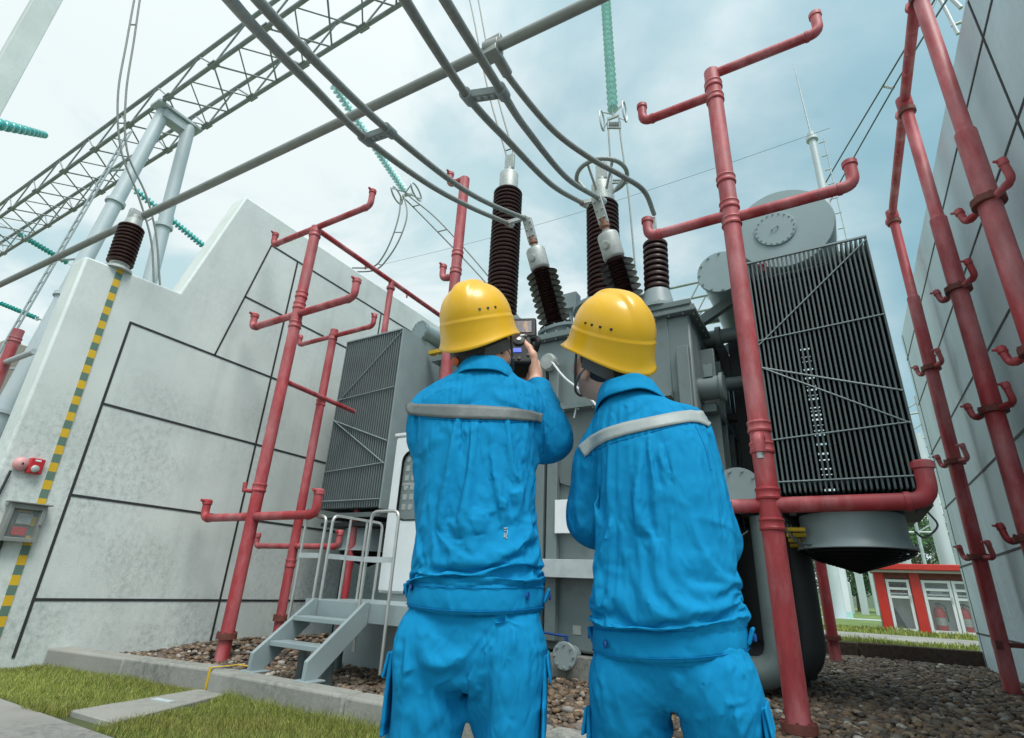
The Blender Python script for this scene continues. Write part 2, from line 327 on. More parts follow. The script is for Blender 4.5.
# yellow earthing strip over the kerb
m = MB(); X = -4.87; m.box((X-.012, 3.255, .0), (X+.012, 3.265, .185)); m.box((X-.012, 3.255, .185), (X+.012, 3.52, .191)); m.box((X-.012, 3.52, .186), (X+.2, 3.545, .192))
single('earthing_strip', m, 'yellow', 'yellow earthing strip bent over the kerb near the steps', 'earthing strip', bevel=.002)

# gravel stones
ico_v, ico_f = [], []
def icosphere():
    import bmesh
    b = bmesh.new(); bmesh.ops.create_icosphere(b, subdivisions=2, radius=1); v = np.array([tuple(q.co) for q in b.verts]); f = np.array([[q.index for q in fc.verts] for fc in b.faces]); b.free(); return v, f
IV, IF = icosphere()
def build_instanced(name, V, Fc, places, tints, material, kind='stuff', smooth=180):
    # places: list of (pos, 3x3)
    n = len(places); nv = len(V)
    allv = np.empty((n*nv, 3), np.float32)
    for i, (p, m3) in enumerate(places): allv[i*nv:(i+1)*nv] = (V if not isinstance(V, list) else V[i % len(V)])@np.array(m3).T+np.array(p)
    fo = (Fc[None]+(np.arange(n)*nv)[:, None, None]).reshape(-1, Fc.shape[1])
    me = bpy.data.meshes.new(name); me.from_pydata(allv.tolist(), [], fo.tolist()); me.materials.append(Mt[material])
    at = me.attributes.new('tint', 'FLOAT_COLOR', 'POINT'); c = np.repeat(np.c_[np.array(tints), np.ones(n)], nv, 0).astype(np.float32); at.data.foreach_set('color', c.ravel())
    if smooth: me.shade_smooth()
    o = bpy.data.objects.new(name, me); COL.objects.link(o); return setm(o, kind=kind) if kind else o
def mound(x, y):
    return .05+.16*max(0, 1-abs(x+6.3)/1.0)*max(0, min(1, (y-3.9)/.5))
pl, ti = [], []
pal = np.array([(.26, .18, .12), (.19, .14, .10), (.36, .28, .20), (.13, .105, .085), (.27, .18, .11), (.55, .51, .45), (.22, .19, .165), (.10, .085, .075)])
pw = np.array([.2, .2, .16, .14, .12, .05, .08, .05])
def scatter(x0, x1, y0, y1, dens, smin, smax):
    n = int((x1-x0)*(y1-y0)*dens*1.75)
    for _ in range(n):
        x, y = rnd.uniform(x0, x1), rnd.uniform(y0, y1); s = .72*(smin+(smax-smin)*rnd.random()**2.6)
        m3 = Matrix.Rotation(rnd.uniform(0, 6.3), 3, 'Z')@Matrix.Rotation(rnd.uniform(-.5, .5), 3, 'X')@Matrix.Diagonal((s*rnd.uniform(.9, 1.5), s, s*rnd.uniform(.5, .8)))
        pl.append(((x, y, mound(x, y)+rnd.uniform(0, .035)), m3)); ti.append(pal[nrng.choice(8, p=pw)]*rnd.uniform(.42, .85))
IV1 = IV*(1+.10*np.sin(IV[:, :1]*3.1+IV[:, 1:2]*2.2)+.06*np.sin(IV[:, 2:]*5+IV[:, 1:2]*4))
scatter(-1.6, XR+.15, 3.55, 6.5, 330, .026, .062); scatter(-1.2, XR+.15, 6.5, 12.3, 240, .03, .062)
scatter(XL, -5.2, 3.28, 3.6, 340, .024, .05); scatter(XL, -3.0, 3.5, 5.2, 360, .024, .052); scatter(-3.0, -1.6, 3.55, 6.4, 260, .026, .058); scatter(XL, -3, 5.2, 7, 90, .03, .06); scatter(-4.5, -1.2, 8.5, 12.3, 60, .04, .07)
build_instanced('gravel', IV1, IF, pl, ti, 'stone')
# grass
def blades(name, regions):
    vs, fs, tt = [], [], []
    for (x0, x1, y0, y1, dens, h0, h1, w) in regions:
        for _ in range(int((x1-x0)*(y1-y0)*dens)):
            x, y = rnd.uniform(x0, x1), rnd.uniform(y0, y1)
            if y < 3.4 and y > 2 and (skip(x, y) or y > (2.88+(x+7.06)*.1704 if x < -4.8 else 3.215+(x+4.8)*.0295)): continue
            cl = .5+.5*math.sin(x*3.1+1.7*math.sin(y*4.3))*math.cos(y*3.7+x)
            h = rnd.uniform(h0, h1)*(.55+.75*cl); a = rnd.uniform(0, 6.28); b = rnd.uniform(0, 6.28); l_ = rnd.uniform(.1, .75)*h
            z0 = .22 if y > 12 else 0; dx, dy = math.cos(a)*w, math.sin(a)*w; lx, ly = math.cos(b)*l_, math.sin(b)*l_
            o = len(vs); vs += [(x-dx, y-dy, z0), (x+dx, y+dy, z0), (x+dx*.7+lx*.35, y+dy*.7+ly*.35, z0+h*.6), (x-dx*.7+lx*.35, y-dy*.7+ly*.35, z0+h*.6), (x+lx, y+ly, z0+h)]
            fs += [(o, o+1, o+2, o+3), (o+3, o+2, o+4)]
            g = rnd.random(); c = np.array((.17, .255, .035))*(1-g)+np.array((.36, .37, .10))*g
            if rnd.random() < .12: c = np.array((.32, .29, .12))
            lf = .5+.5*math.sin(x*1.7+2*math.sin(y*1.3+.5))*math.sin(y*2.9+1.4*math.sin(x*.9)); c = (c*(.7+.45*lf)+np.array((.16, .11, .03))*max(0, .35-lf))*rnd.uniform(.7, 1.2); tt += [c]*5
    me = bpy.data.meshes.new(name); me.from_pydata(vs, [], fs); me.materials.append(Mt['grass'])
    at = me.attributes.new('tint', 'FLOAT_COLOR', 'POINT'); at.data.foreach_set('color', np.c_[np.array(tt), np.ones(len(tt))].astype(np.float32).ravel())
    o = bpy.data.objects.new(name, me); COL.objects.link(o); return setm(o, kind='stuff')
def skip(x, y):
    f = (y-d0.y)/(3.3-d0.y); xa = d0.x+(d3.x-d0.x)*f+.03; xb = d1.x+(d2.x-d1.x)*f-.03
    return xa < x < xb or y < 2.10+.03*math.sin(x*9)
blades('grass', [(-8.6, -1.6, 2.06, 3.24, 12500, .022, .066, .0018), (-1.6, 2.0, 2.06, 3.3, 1800, .03, .08, .003), (-4.8, -2, 3.12, 3.22, 4500, .04, .11, .0022), (-4.85, -4.7, 2.9, 3.2, 3000, .04, .1, .002)])
blades('far_grass', [(-3, 5, 12.56, 13.0, 900, .04, .13, .008), (-2.5, 7, 13.0, 15.3, 260, .04, .11, .010), (-2, 9, 18.2, 22, 150, .05, .13, .014), (.2, 3.6, 19.9, 20.3, 500, .05, .18, .012)])

# ------------------------------------------------------------ left firewall
t = thing('firewall', (XL, 5, 0), 'pale concrete firewall with stepped top and black joints left of the transformer', 'firewall')
m = MB(); TH = .34
m.prism([(2.0, -.1), (9.6, -.1), (9.6, 6.33), (3.56, 6.33), (3.08, 4.38), (2.0, 4.30)], 'x', XL-TH, XL); part('wall', m, 'concrete', t, bevel=.025)
g = MB(); jw = .027; jp = .006
def jz(z, y0, y1): g.box((XL, y0, z-jw/2), (XL+jp, y1, z+jw/2))
def jy(y, z0, z1): g.box((XL, y-jw/2, z0), (XL+jp+.0008, y+jw/2, z1))
for z in (.62, 1.655, 2.69, 3.73): jz(z, 2.65, 9.5)
for z in (4.765, 5.8): jz(z, 4.14 if z > 5 else 3.935, 9.5)
jy(2.65, .1, 3.741); jy(4.65, .1, 5.811)
g.add([(XL+jp, 3.725, 3.73), (XL+jp, 3.75, 3.73), (XL+jp, 4.155, 5.80), (XL+jp, 4.13, 5.80)], [(0, 1, 2, 3)])
jy(6.65, .1, 5.811); jy(8.65, .1, 5.811)
part('panel_joint', g, 'joint', t, smooth=0)
# green/yellow earthing strip painted down the wall
t = thing('earthing_strip', (XL+.012, 2.4, .2), 'flat green and yellow striped earthing strip running down the pale firewall', 'earthing strip')
a, b = Vector((0, 2.46, .10)), Vector((0, 2.36, 4.36)); n = 46
ms = MB()
for k in range(n):
    p, q = a.lerp(b, k/n), a.lerp(b, (k+1)/n)
    ms.add([(XL+.012, p.y-.035, p.z), (XL+.012, p.y+.035, p.z), (XL+.012, q.y+.035, q.z), (XL+.012, q.y-.035, q.z), (XL+.002, p.y-.035, p.z), (XL+.002, p.y+.035, p.z), (XL+.002, q.y+.035, q.z), (XL+.002, q.y-.035, q.z)],
                  [(0, 1, 2, 3), (0, 4, 5, 1), (3, 2, 6, 7), (0, 3, 7, 4), (1, 5, 6, 2)], k % 2)
part('strip', ms, ['green', 'yellow'], t, smooth=0)
# alarm bell, call point, alarm cabinet
q = on_x(20, 464, XL); t = thing('alarm_bell', q, 'round faded red alarm bell high on the pale firewall beside a red box', 'alarm bell')
m = MB(); m.lathe([(.045, 0), (.05, .015), (.068, .02), (.068, .032), (.056, .052), (.03, .066), (.012, .070)], q, (1, 0, 0), 28); part('gong', m, 'pink', t)
m = MB(); m.prism([(q.y-.012, q.z-.008), (q.y+.012, q.z-.008), (q.y, q.z+.016)], 'x', XL+.068, XL+.074); part('mark', m, 'black', t)
q2 = Vector((XL+.03, q.y-.06, q.z-.08)); m = MB(); m.tube([q2, (XL+.03, q.y-.12, q.z-.9), (XL+.03, q.y-.13, .3)], .012, 10); m.cbox((XL+.02, q.y-.105, q.z-.62), (.04, .07, .02))
part('conduit', m, 'dark', t)
q = on_x(34, 466.5, XL); t = thing('call_point', q, 'small red fire alarm box beside the round bell on the firewall', 'call point')
m = MB(); m.cbox((q.x+.03, q.y, q.z), (.06, .125, .155)); part('body', m, 'redgloss', t, bevel=.008)
m = MB(); m.lathe([(.036, 0), (.036, .012), (.028, .018)], (q.x+.06, q.y-.005, q.z-.03), (1, 0, 0), 20); part('button', m, 'cap', t)
m = MB(); m.cbox((q.x+.061, q.y, q.z+.055), (.003, .05, .016)); part('label_plate', m, 'paper', t)
q = on_x(20, 523, XL); t = thing('alarm_cabinet', q, 'grey steel cabinet with a glazed front on the firewall below the bell', 'cabinet')
m = MB(); w, h, d = .30, .36, .10; x0 = q.x
m.box((x0, q.y-w/2, q.z-h/2), (x0+.01, q.y+w/2, q.z+h/2))
for (ya, yb, za, zb) in ((-w/2, -w/2+.035, -h/2, h/2), (w/2-.035, w/2, -h/2, h/2), (-w/2+.035, w/2-.035, -h/2, -h/2+.04), (-w/2+.035, w/2-.035, h/2-.05, h/2)): m.box((x0+.01, q.y+ya, q.z+za), (x0+d, q.y+yb, q.z+zb))
m.box((x0+.01, q.y-w/2-.03, q.z+h/2), (x0+d+.03, q.y+w/2+.03, q.z+h/2+.015)); part('case', m, 'alu', t, bevel=.004)
m = MB(); m.box((x0+.011, q.y-.05, q.z-.01), (x0+.04, q.y+.07, q.z+.09)); part('instrument', m, 'cap', t)
m = MB(); m.box((x0+.011, q.y-.06, q.z-.12), (x0+.05, q.y+.06, q.z-.04)); part('red_box', m, 'redgloss', t, bevel=.006)
m = MB(); m.box((x0+.011, q.y-.06, q.z+.105), (x0+.016, q.y+.06, q.z+.12)); part('yellow_label', m, 'yellow', t)
m = MB(); m.box((x0+d-.02, q.y-w/2+.035, q.z-h/2+.04), (x0+d-.016, q.y+w/2-.035, q.z+h/2-.05)); part('pane', m, 'glass', t)
m = MB(); m.cyl((x0+d, q.y+w/2-.02, q.z), (x0+d+.015, q.y+w/2-.02, q.z), .012); part('lock', m, 'stainless', t)
m = MB(); m.tube([(x0+.03, q.y-.1, q.z-.18), (x0+.03, q.y-.1, .1)], .02, 10); part('conduit', m, 'dark', t)
# post insulator on the wall and the long tube bus
def ribs(z0, z1, n, rc, ro, ro2=None, thin=.25, droop=0.0):
    pr = []; p = (z1-z0)/n
    for k in range(n):
        z = z0+k*p; ra = ro if (ro2 is None or k % 2 == 0) else ro2
        pr += [(rc, z), (rc+.004, z+p*(.5-thin/2)), (ra*.97, z+p*(.5-thin*.45)-droop), (ra, z+p*.5-droop), (ra*.95, z+p*(.5+thin*.4)-droop*.8), (rc+.006, z+p*(.5+thin*.75))]
    return pr+[(rc, z1)]
ib = Vector((XL-.17+.10, 2.36, 4.31)); it = Vector((-7.17, 2.35, 5.10))
t = thing('post_insulator', ib, 'short brown ribbed insulator standing on top of the pale firewall', 'insulator')
ax = it-ib; ln = ax.length; 
m = MB(); m.lathe([(.15, 0), (.15, .03), (.10, .035), (.09, .09), (.105, .10)], ib, ax, 28); m.bolts(ib+ax.normalized()*.03, ax, .125, 6); part('base_flange', m, 'cap', t)
m = MB(); m.lathe(ribs(.10, ln-.13, 11, .105, .145, None, .55), ib, ax, 36); part('shed_stack', m, 'porc', t)
m = MB(); m.lathe([(.10, ln-.13), (.09, ln-.03), (.06, ln-.02), (.06, ln+.04)], ib, ax, 24); m.cbox(it+Vector((0, 0, .05)), (.08, .16, .14)); part('cap', m, 'cap', t, bevel=.006)
BA, BB = Vector((-14.5, 2.20, 5.22)), Vector((1.745, 2.70, 5.175))
single('bus_tube', MB().tube([BA.lerp(BB, k/20) for k in range(21)], .046, 20), 'alu', 'long straight grey bus tube crossing the sky from the wall insulator to the top edge', 'bus tube')
def bus(x): return BA.lerp(BB, (x-BA.x)/(BB.x-BA.x))
# ------------------------------------------------------------ right firewall
t = thing('firewall', (XR, 8, 0), 'blue shade-tinted concrete firewall with black joints along the right edge', 'firewall')
m = MB(); m.box((XR, 2.3, -.1), (XR+.35, 12.55, 6.08)); part('wall', m, 'concrete_shade_tint', t, bevel=.02)
g = MB()
for z in (.58, 1.61, 2.61, 3.61, 4.58, 5.53): g.box((XR-jp, 2.4, z-jw/2), (XR, 12.5, z+jw/2))
for y in (4.72, 12.3): g.box((XR-jp-.0008, y-jw/2, .05), (XR, y+jw/2, 6.0))
part('panel_joint', g, 'joint', t, smooth=0)
# brown firewall of the next bay, far left
t = thing('firewall', (-13.5, 6, 0), 'brown weathered firewall of the neighbouring bay at the left edge', 'firewall')
part('wall', MB().box((-15.9, 3.6, -.1), (-15.5, 12, 5.6)), 'concrete_brown', t, bevel=.02)
# near pillar at the top left corner
pa = on_y(58, 0, 1.3); t = thing('pillar', (pa.x, 1.3, 0), 'pale square concrete pillar close by, cut off at the top left corner', 'pillar')
m = MB(); m.box((pa.x-.34, 1.02, 0), (pa.x, 1.36, 16)); part('shaft', m, 'concrete', t, bevel=.012)

# ------------------------------------------------------------ red fire pipes
def flange(m, p, d, r): m.lathe([(r, -.03), (r*1.45, -.03), (r*1.45, -.003), (r*1.45, .003), (r*1.45, .03), (r, .03)], p, d, 22); m.bolts(Vector(p)+Vector(d).normalized()*.03, d, r*1.28, 8, .011, .012); return m
def collar(m, p, d, r, h=.05): m.lathe([(r, -h), (r*1.14, -h*.9), (r*1.18, -h*.6), (r*1.10, -h*.4), (r*1.10, h*.4), (r*1.18, h*.6), (r*1.14, h*.9), (r, h)], p, d, 22); return m
def arm(root, p0, p1, up, r, spout=(0, -1, 0), lip=True):
    p0, p1 = Vector(p0), Vector(p1); tip = p1+Vector(up); m = MB()
    m.tube(elbow(p0, p1, tip, r*2.0), r, 16); d = (p1-p0).normalized(); q = p1-d*r*2.2; m.lathe([(r, -.02), (r*1.13, -.018), (r*1.13, .018), (r, .02)], q, d, 16)
    b = part('branch_pipe', m, 'red', root)
    u = Vector(up).normalized(); m = MB(); m.lathe([(r, -.035), (r*1.2, -.03), (r*1.2, .015), (r*.85, .03)], tip, u, 16)
    if lip: m.tube([tip, tip+Vector(spout)*r*1.9+u*.01], [r*.55, r*.35], 10)
    part('nozzle', m, 'red', b)
def riser(root, x, y, z0, z1, r, flz=None, collars=(), name='riser', step=None, lean=0):
    m = MB(); top = Vector((x+lean, y, z1)); bot = Vector((x, y, z0))
    if step: f = (step-z0)/(z1-z0); mid = bot.lerp(top, f); m.tube([bot, mid], r, 22); m.tube([mid, mid+(top-bot).normalized()*.04, top], [r*1.0, r*.78, r*.78], 22)
    else: m.tube([bot.lerp(top, k/8) for k in range(9)], r, 22)
    for z in collars: f = (z-z0)/(z1-z0); rr = r*(.78 if step and z > step else 1); collar(m, bot.lerp(top, f), (0, 0, 1), rr)
    o = part(name, m, 'red', root)
    if flz: part('flange', flange(MB(), bot.lerp(top, (flz-z0)/(z1-z0)), (0, 0, 1), r), 'rust', o)
    return o
G = 'red fire sprinkler pipe frames round the transformer'
# A: left, nearest
AX, AY = -5.82, 4.0
t = thing('sprinkler_pipework', (AX, AY, .05), 'tall faded red sprinkler pipe nearest the pale left firewall, rising beside the steps', 'fire pipe', G)
riser(t, AX, AY, 0, 5.62, .071, .33, (1.9, 4.05, 4.33, 4.5, 5.5))
for z in (1.57, 4.21, 5.62):
    r = .048 if z < 5 else .042
    arm(t, (AX, AY, z), (AX-.97, AY, z), (0, 0, .20), r); arm(t, (AX, AY, z), (AX+1.05, AY, z), (0, 0, .24), r)
m = MB(); m.tube([(AX, AY, 5.60), (AX, 8.4, 5.60)], .040, 14)
for y in (5.0, 6.0, 7.2): m.cyl((AX, y, 5.60), (AX, y, 5.50), .014)
for y in (5.6, 7.9): m.cyl((AX, y, 5.6), (AX, y, 5.46), .05); m.lathe([(.05, 0), (.07, -.01), (.07, -.05), (.05, -.06)], (AX, y, 5.5), (0, 0, 1), 16)
m.cyl((AX, 5.6, 5.45), (AX, 5.6, .1), .05); m.cyl((AX, 7.9, 5.45), (AX, 7.9, .1), .05); part('header_pipe', m, 'red', t)
m = MB(); m.tube([(AX-.05, AY, 1.86), (AX-.13, AY-.1, 1.86), (AX-.13, AY-.1, 1.95)], .03, 12); part('stub', m, 'red', t)
# B: thinner one just behind A
BX, BY = -5.92, 4.72
t = thing('sprinkler_pipework', (BX, BY, .1), 'thinner red sprinkler pipe standing just behind the tallest left one, close to the steps', 'fire pipe', G)
riser(t, BX, BY, .1, 4.32, .056, .48, (1.1, 3.2, 4.2))
for z in (4.22, 1.30): arm(t, (BX, BY, z), (BX-.75, BY, z), (0, 0, .14), .034); arm(t, (BX, BY, z), (BX+.78, BY, z), (0, 0, .16), .034)
m = MB(); m.tube([(AX+.02, AY+.06, 3.25), (BX, BY+.62, 3.25)], .032, 12); part('link_pipe', m, 'red', t)
# C: right of the workers
CX_, CY_ = -.44, 4.84
t = thing('sprinkler_pipework', (CX_, CY_, .05), 'tall thick red sprinkler pipe in front of the right radiator, beside the right worker', 'fire pipe', G)
riser(t, CX_, CY_, 0, 6.52, .083, .13, (1.5, 1.74, 2.12, 2.3, 4.42, 4.62, 4.95, 6.1, 6.3))
arm(t, (CX_, CY_, 6.17), (CX_-.82, CY_, 6.17), (0, 0, .25), .052, lip=False); arm(t, (CX_, CY_, 6.48), (CX_+1.08, CY_, 6.48), (0, 0, .26), .052, lip=False)
arm(t, (CX_, CY_, 4.52), (CX_-.84, CY_, 4.52), (0, 0, .22), .054, lip=False); arm(t, (CX_, CY_, 4.47), (CX_+1.06, CY_, 4.47), (0, 0, .25), .054, lip=False)
arm(t, (CX_, CY_, 1.65), (CX_-1.05, CY_, 1.65), (0, 0, .24), .056, lip=False); arm(t, (CX_, CY_, 1.65), (CX_+1.05, CY_, 1.65), (0, 0, .26), .062, lip=False)
m = MB(); p = Vector((CX_-.0, CY_-.08, 2.18)); m.tube(elbow(p, p+Vector((0, -.12, 0)), p+Vector((0, -.12, -.14)), .07), .045, 14); part('drain_elbow', m, 'red', t)
m = MB(); m.cyl(p+Vector((0, -.12, -.13)), p+Vector((0, -.12, -.19)), .026); part('drain_cap', m, 'galv', t)
m = MB(); m.cbox((CX_-.30, CY_-.054, 1.66), (.05, .008, .045)); part('blue_label', m, 'button', t)
# D: thin one far behind, under the fan
t = thing('sprinkler_pipework', (-.33, 10.9, .05), 'dark red sprinkler pipe on the gravel far behind, seen under the fan', 'fire pipe', G)
riser(t, -.33, 10.9, 0, 6.2, .085, .42, (2, 4.5)); arm(t, (-.33, 10.9, 1.75), (-1.4, 10.9, 1.75), (0, 0, .2), .05)
# F: behind the left worker
fp = on_y(453, 300, 5.2); FX = fp.x
t = thing('sprinkler_pipework', (FX, 5.2, .05), 'tall red sprinkler pipe rising behind the left worker and his yellow helmet', 'fire pipe', G)
fz = on_y(462, 180, 5.2).z
riser(t, FX, 5.2, 0, fz, .075, .3, (on_y(455, 255, 5.2).z, on_y(454, 272, 5.2).z, 2.2))
za = on_y(450, 277, 5.2).z
arm(t, (FX, 5.2, za), (FX-.24, 5.2, za), (0, 0, .22), .046); arm(t, (FX, 5.2, fz), (FX-.30, 5.2, fz), (0, 0, .22), .05); arm(t, (FX, 5.2, 1.62), (FX-.32, 5.2, 1.62), (0, 0, .24), .05)
# E: three risers under one header along the right wall
hz = 6.78; t = thing('fire_pipe_rack', (1.45, 7, .05), 'three dark red sprinkler risers joined by a top header along the shaded right firewall', 'fire pipe')
for (y, yt) in ((5.05, 5.75), (6.62, 7.3), (9.05, 9.0)):
    rr = .082; lean = .09; o = riser(t, 1.46, y, 0, hz, rr, None, (), step=5.0+.1*(y-6.6), lean=lean)
    part('flange', flange(MB(), (1.46+lean, y, hz-.15), (0, 0, 1), rr*.78), 'rust', o)
    m = MB(); m.box((1.40, y-.05, .55), (1.73, y+.05, .60)); m.box((1.40, y-.12, .53), (1.47, y+.12, .62)); part('bracket', m, 'rust', t)
    for z in (1.55, 2.75, 4.1):
        xx = 1.46+lean*z/hz
        part('tee_clamp', flange(MB(), (xx, y, z), (0, 0, 1), rr), 'rust', o)
        arm(t, (xx, y, z), (xx+.10, y-.27, z-.02), (-.03, -.03, .17), .030, (-1, -.2, 0)); arm(t, (xx, y, z), (xx-.11, y+.26, z), (-.02, .02, .14), .030, (-1, .2, 0))
m = MB(); m.tube([(1.55, 4.95, hz), (1.55, 9.35, hz)], .056, 16)
for y in (5.05, 6.62, 9.05): m.lathe([(.06, -.02), (.085, -.02), (.085, .02), (.06, .02)], (1.55, y+.2, hz), (0, 1, 0), 18); m.lathe([(.07, -.1), (.085, -.06), (.085, .06), (.05, .09)], (1.55, y, hz), (0, 0, 1), 18)
for y in (5.8, 6.1, 7.5, 8.1): m.cyl((1.55, y, hz), (1.50, y, hz-.09), .014)
part('header_pipe', m, 'red', t)
# far left red pole
q = on_y(17, 335, 3.0); t = thing('sprinkler_pipework', (q.x, 3.0, 0), 'red sprinkler pipe beyond the near end of the pale firewall, at the left edge', 'fire pipe', G)
riser(t, q.x, 3.0, 0, q.z+.1, .085, None, (q.z-.1,)); m = MB(); m.tube([(q.x, 3.0, q.z-.55), (q.x+1.2, 3.0, q.z-.55)], .05); part('branch_pipe', m, 'galv', t)
# ------------------------------------------------------------ transformer
T = thing('power_transformer', (-2.6, 7, .05), 'large grey power transformer with brown bushings and finned radiators behind the two workers', 'transformer')
TX0, TX1, TY0, TY1, TZ0, TZ1 = -4.95, on_y(697, 400, 6.0).x, 6.0, 8.6, .32, 4.12
m = MB(); m.box((TX0, TY0, TZ0), (TX1, TY1, TZ1)); tank = part('tank', m, 'tgrey', T, bevel=.03)
m = MB(); m.box((TX0-.1, TY0-.12, .05), (TX1+.1, TY0+.25, .30)); m.box((TX0-.1, TY1-.25, .05), (TX1+.1, TY1+.1, .30)); m.box((TX0+.4, TY0+.25, .06), (TX0+.7, TY1-.25, .3)); m.box((TX1-.7, TY0+.25, .06), (TX1-.4, TY1-.25, .3)); m.box((TX0+.2, TY0+.1, -.05), (TX1-.2, TY1-.1, .08)); part('plinth', m, 'kerb', T, bevel=.01)
m = MB(); m.box((TX0-.09, TY0-.09, TZ1), (TX1+.09, TY1+.09, TZ1+.05)); m.box((TX0-.075, TY0-.075, TZ1+.05), (TX1+.075, TY1+.075, TZ1+.09))
k = TX0
while k < TX1: m.tube([(k, TY0-.055, TZ1-.03), (k, TY0-.055, TZ1+.12)], .016, 6); k += .17
k = TY0
while k < TY1: m.tube([(TX1+.055, k, TZ1-.03), (TX1+.055, k, TZ1+.12)], .016, 6); k += .17
part('cover', m, 'tgrey', T, bevel=.006)
m = MB()
for x in (TX0+.35, TX0+1.1, TX0+1.85, -2.92, -1.95, TX1-.10): m.box((x-.07, TY0-.10, TZ0+.1), (x+.07, TY0+.002, TZ1-.45))
for y in (6.5, 6.95, 7.4, 7.85, 8.3): m.box((TX1-.002, y-.04, TZ0+.2), (TX1+.16, y+.04, TZ1-.3))
for z in (1.9, 3.0): m.box((TX1-.002, TY0+.3, z-.05), (TX1+.155, TY1-.1, z+.05))
part('stiffener', m, 'tgrey', T, bevel=.008)
m = MB(); m.box((TX0+.1, TY0-.16, 3.05), (TX1-.25, TY0+.003, 3.10)); m.box((TX0+.1, TY0-.115, 3.10), (TX1-.25, TY0+.003, 3.145))
k = TX0+.2
while k < TX1-.3: m.tube([(k, TY0-.135, 3.02), (k, TY0-.135, 3.13)], .015, 6); k += .2
part('joint_flange', m, 'tgrey', T); a = on_y(577, 630, TY0-.004); part('small_label', MB().cbox((a.x, TY0-.003, a.z), (.10, .006, .09)), 'cap', T)
m = MB(); a = on_y(553, 405, TY0-.02); b = on_y(590, 492, TY0-.02); m.prism([(a.x, a.z), (b.x+.1, a.z), (b.x+.1, b.z+.03), (b.x+.02, b.z), (b.x-.05, b.z), (a.x+.12, b.z+.12)], 'y', TY0-.045, TY0+.002); part('recess_shade_plate', m, 'rgrey', T, bevel=.006)  # darker raised plate stands in for the shade of a tank recess
m = MB(); a, b = on_y(555, 500, TY0-.12), on_y(600, 533, TY0-.12); m.box((a.x, TY0-.125, b.z), (b.x, TY0-.112, a.z)); part('rating_plate', m, 'paper', T, bevel=.004)
m = MB(); a, b = on_y(545, 559, TY0-.25), on_y(600, 579, TY0-.25); m.box((-4.0, TY0-.28, b.z), (-1.9, TY0-.26, a.z)); m.box((-4.0, TY0-.26, b.z), (-1.9, TY0-.04, b.z+.012)); m.box((-4.0, TY0-.26, a.z-.012), (-1.9, TY0-.04, a.z)); part('cable_tray', m, 'galv', T, bevel=.004)
v = on_y(564, 656, TY0-.25); m = MB(); m.lathe([(.09, -.24), (.09, -.03), (.135, -.03), (.135, 0), (.13, .004)], v, (0, -1, 0), 28); m.bolts(v, (0, -1, 0), .108, 8, .013, .018); vp = part('drain_valve', m, 'lgrey', T)
m = MB(); m.cyl(v+Vector((-.0, .06, .1)), v+Vector((0, .06, .19)), .02); m.tube([v+Vector((.0, .06, .18)), v+Vector((-.3, .06, .2))], .012); part('handle', m, 'button', vp)
v = on_y(548, 362, TY0-.2); m = MB(); m.lathe([(.05, -.2), (.06, -.05), (.115, -.05), (.12, .0), (.10, .035), (.03, .04)], v, (-.1, -1, -.1), 26); gz = part('gauge', m, 'cap', T)
m = MB(); a = v+Vector((.07, -.03, -.02)); m.tube(spline([a, on_y(565, 378, TY0-.25), on_y(585, 394, TY0-.22), on_y(598, 410, TY0-.2), on_y(600, 440, TY0-.15)], 8), .014, 10); part('cable', m, 'paper', gz)
m = MB(); m.tube([on_y(574, 418, TY0-.13), on_y(577, 404, TY0-.13)], .012, 8); m.tube([on_y(604, 395, TY0-.25), on_y(598, 425, TY0-.2)], .012, 8); part('conduit', m, 'galv', T)
m = MB()
for (px, py, s) in ((492, 316, .2), (500, 322, .16), (580, 335, .18), (524, 333, .14), (595, 338, .1)):
    c = on_y(px, py, TY0+.3); m.cbox((c.x, c.y, TZ1+.09+s/2), (s*1.2, s, s))
a = on_y(510, 330, TY0+.1); m.box((a.x, a.y, TZ1+.09), (a.x+1.5, a.y+.5, TZ1+.13))
for k in range(5): m.cyl((a.x+.2+.28*k, a.y+.05, TZ1+.13), (a.x+.2+.28*k, a.y+.05, TZ1+.2+.05*(k % 2)), .035, 12)
part('cover_fittings', m, 'lgrey', T, bevel=.01)
m = MB(); c = on_y(571, 303, 7.4); m.cbox((c.x, c.y, c.z), (.28, .2, .3)); m.cyl((c.x, c.y, TZ1), (c.x, c.y, c.z), .04); part('relay_box', m, 'lgrey', T, bevel=.01)
# right turret with the small bushing
a, b = on_y(639, 312, 5.94), on_y(677, 306, 5.94); tz = (a.z+b.z)/2; ux0, ux1 = a.x-.08, b.x
m = MB(); m.box((ux0+.10, 5.99, TZ1-1.1), (ux1-.14, 6.6, tz-.03)); m.box((ux0+.02, 5.96, TZ1-1.1), (ux0+.10, 6.2, tz-.03)); tu = part('turret', m, 'tgrey', T, bevel=.008)
m = MB(); m.box((ux0, 5.90, tz-.03), (ux1+.16, 8.4, tz+.04)); part('top_plate', m, 'tgrey', tu, bevel=.005)
def bushing(name, base, top, zf):
    base, top = Vector(base), Vector(top); o = bpy.data.objects.new(name, None); COL.objects.link(o); o.parent = T
    o.location = (0, 0, 0); return o
base, top = on_y(657, 292, 6.15), on_y(655, 243, 6.15); base.z = max(base.z, tz+.1)
m = MB(); m.lathe([(.29, tz+.04-base.z), (.29, tz+.08-base.z), (.22, tz+.09-base.z), (.17, -.02), (.12, 0)], base, (0, 0, 1), 28); m.bolts((base.x, base.y, tz+.08), (0, 0, 1), .255, 10, .015, .03); bu = part('bushing', m, 'lgrey', T)
L_ = (top-base).length; m = MB(); m.lathe(ribs(0, L_, 9, .115, .165, None, .6), base, top-base, 32); part('shed_stack', m, 'porc', bu)
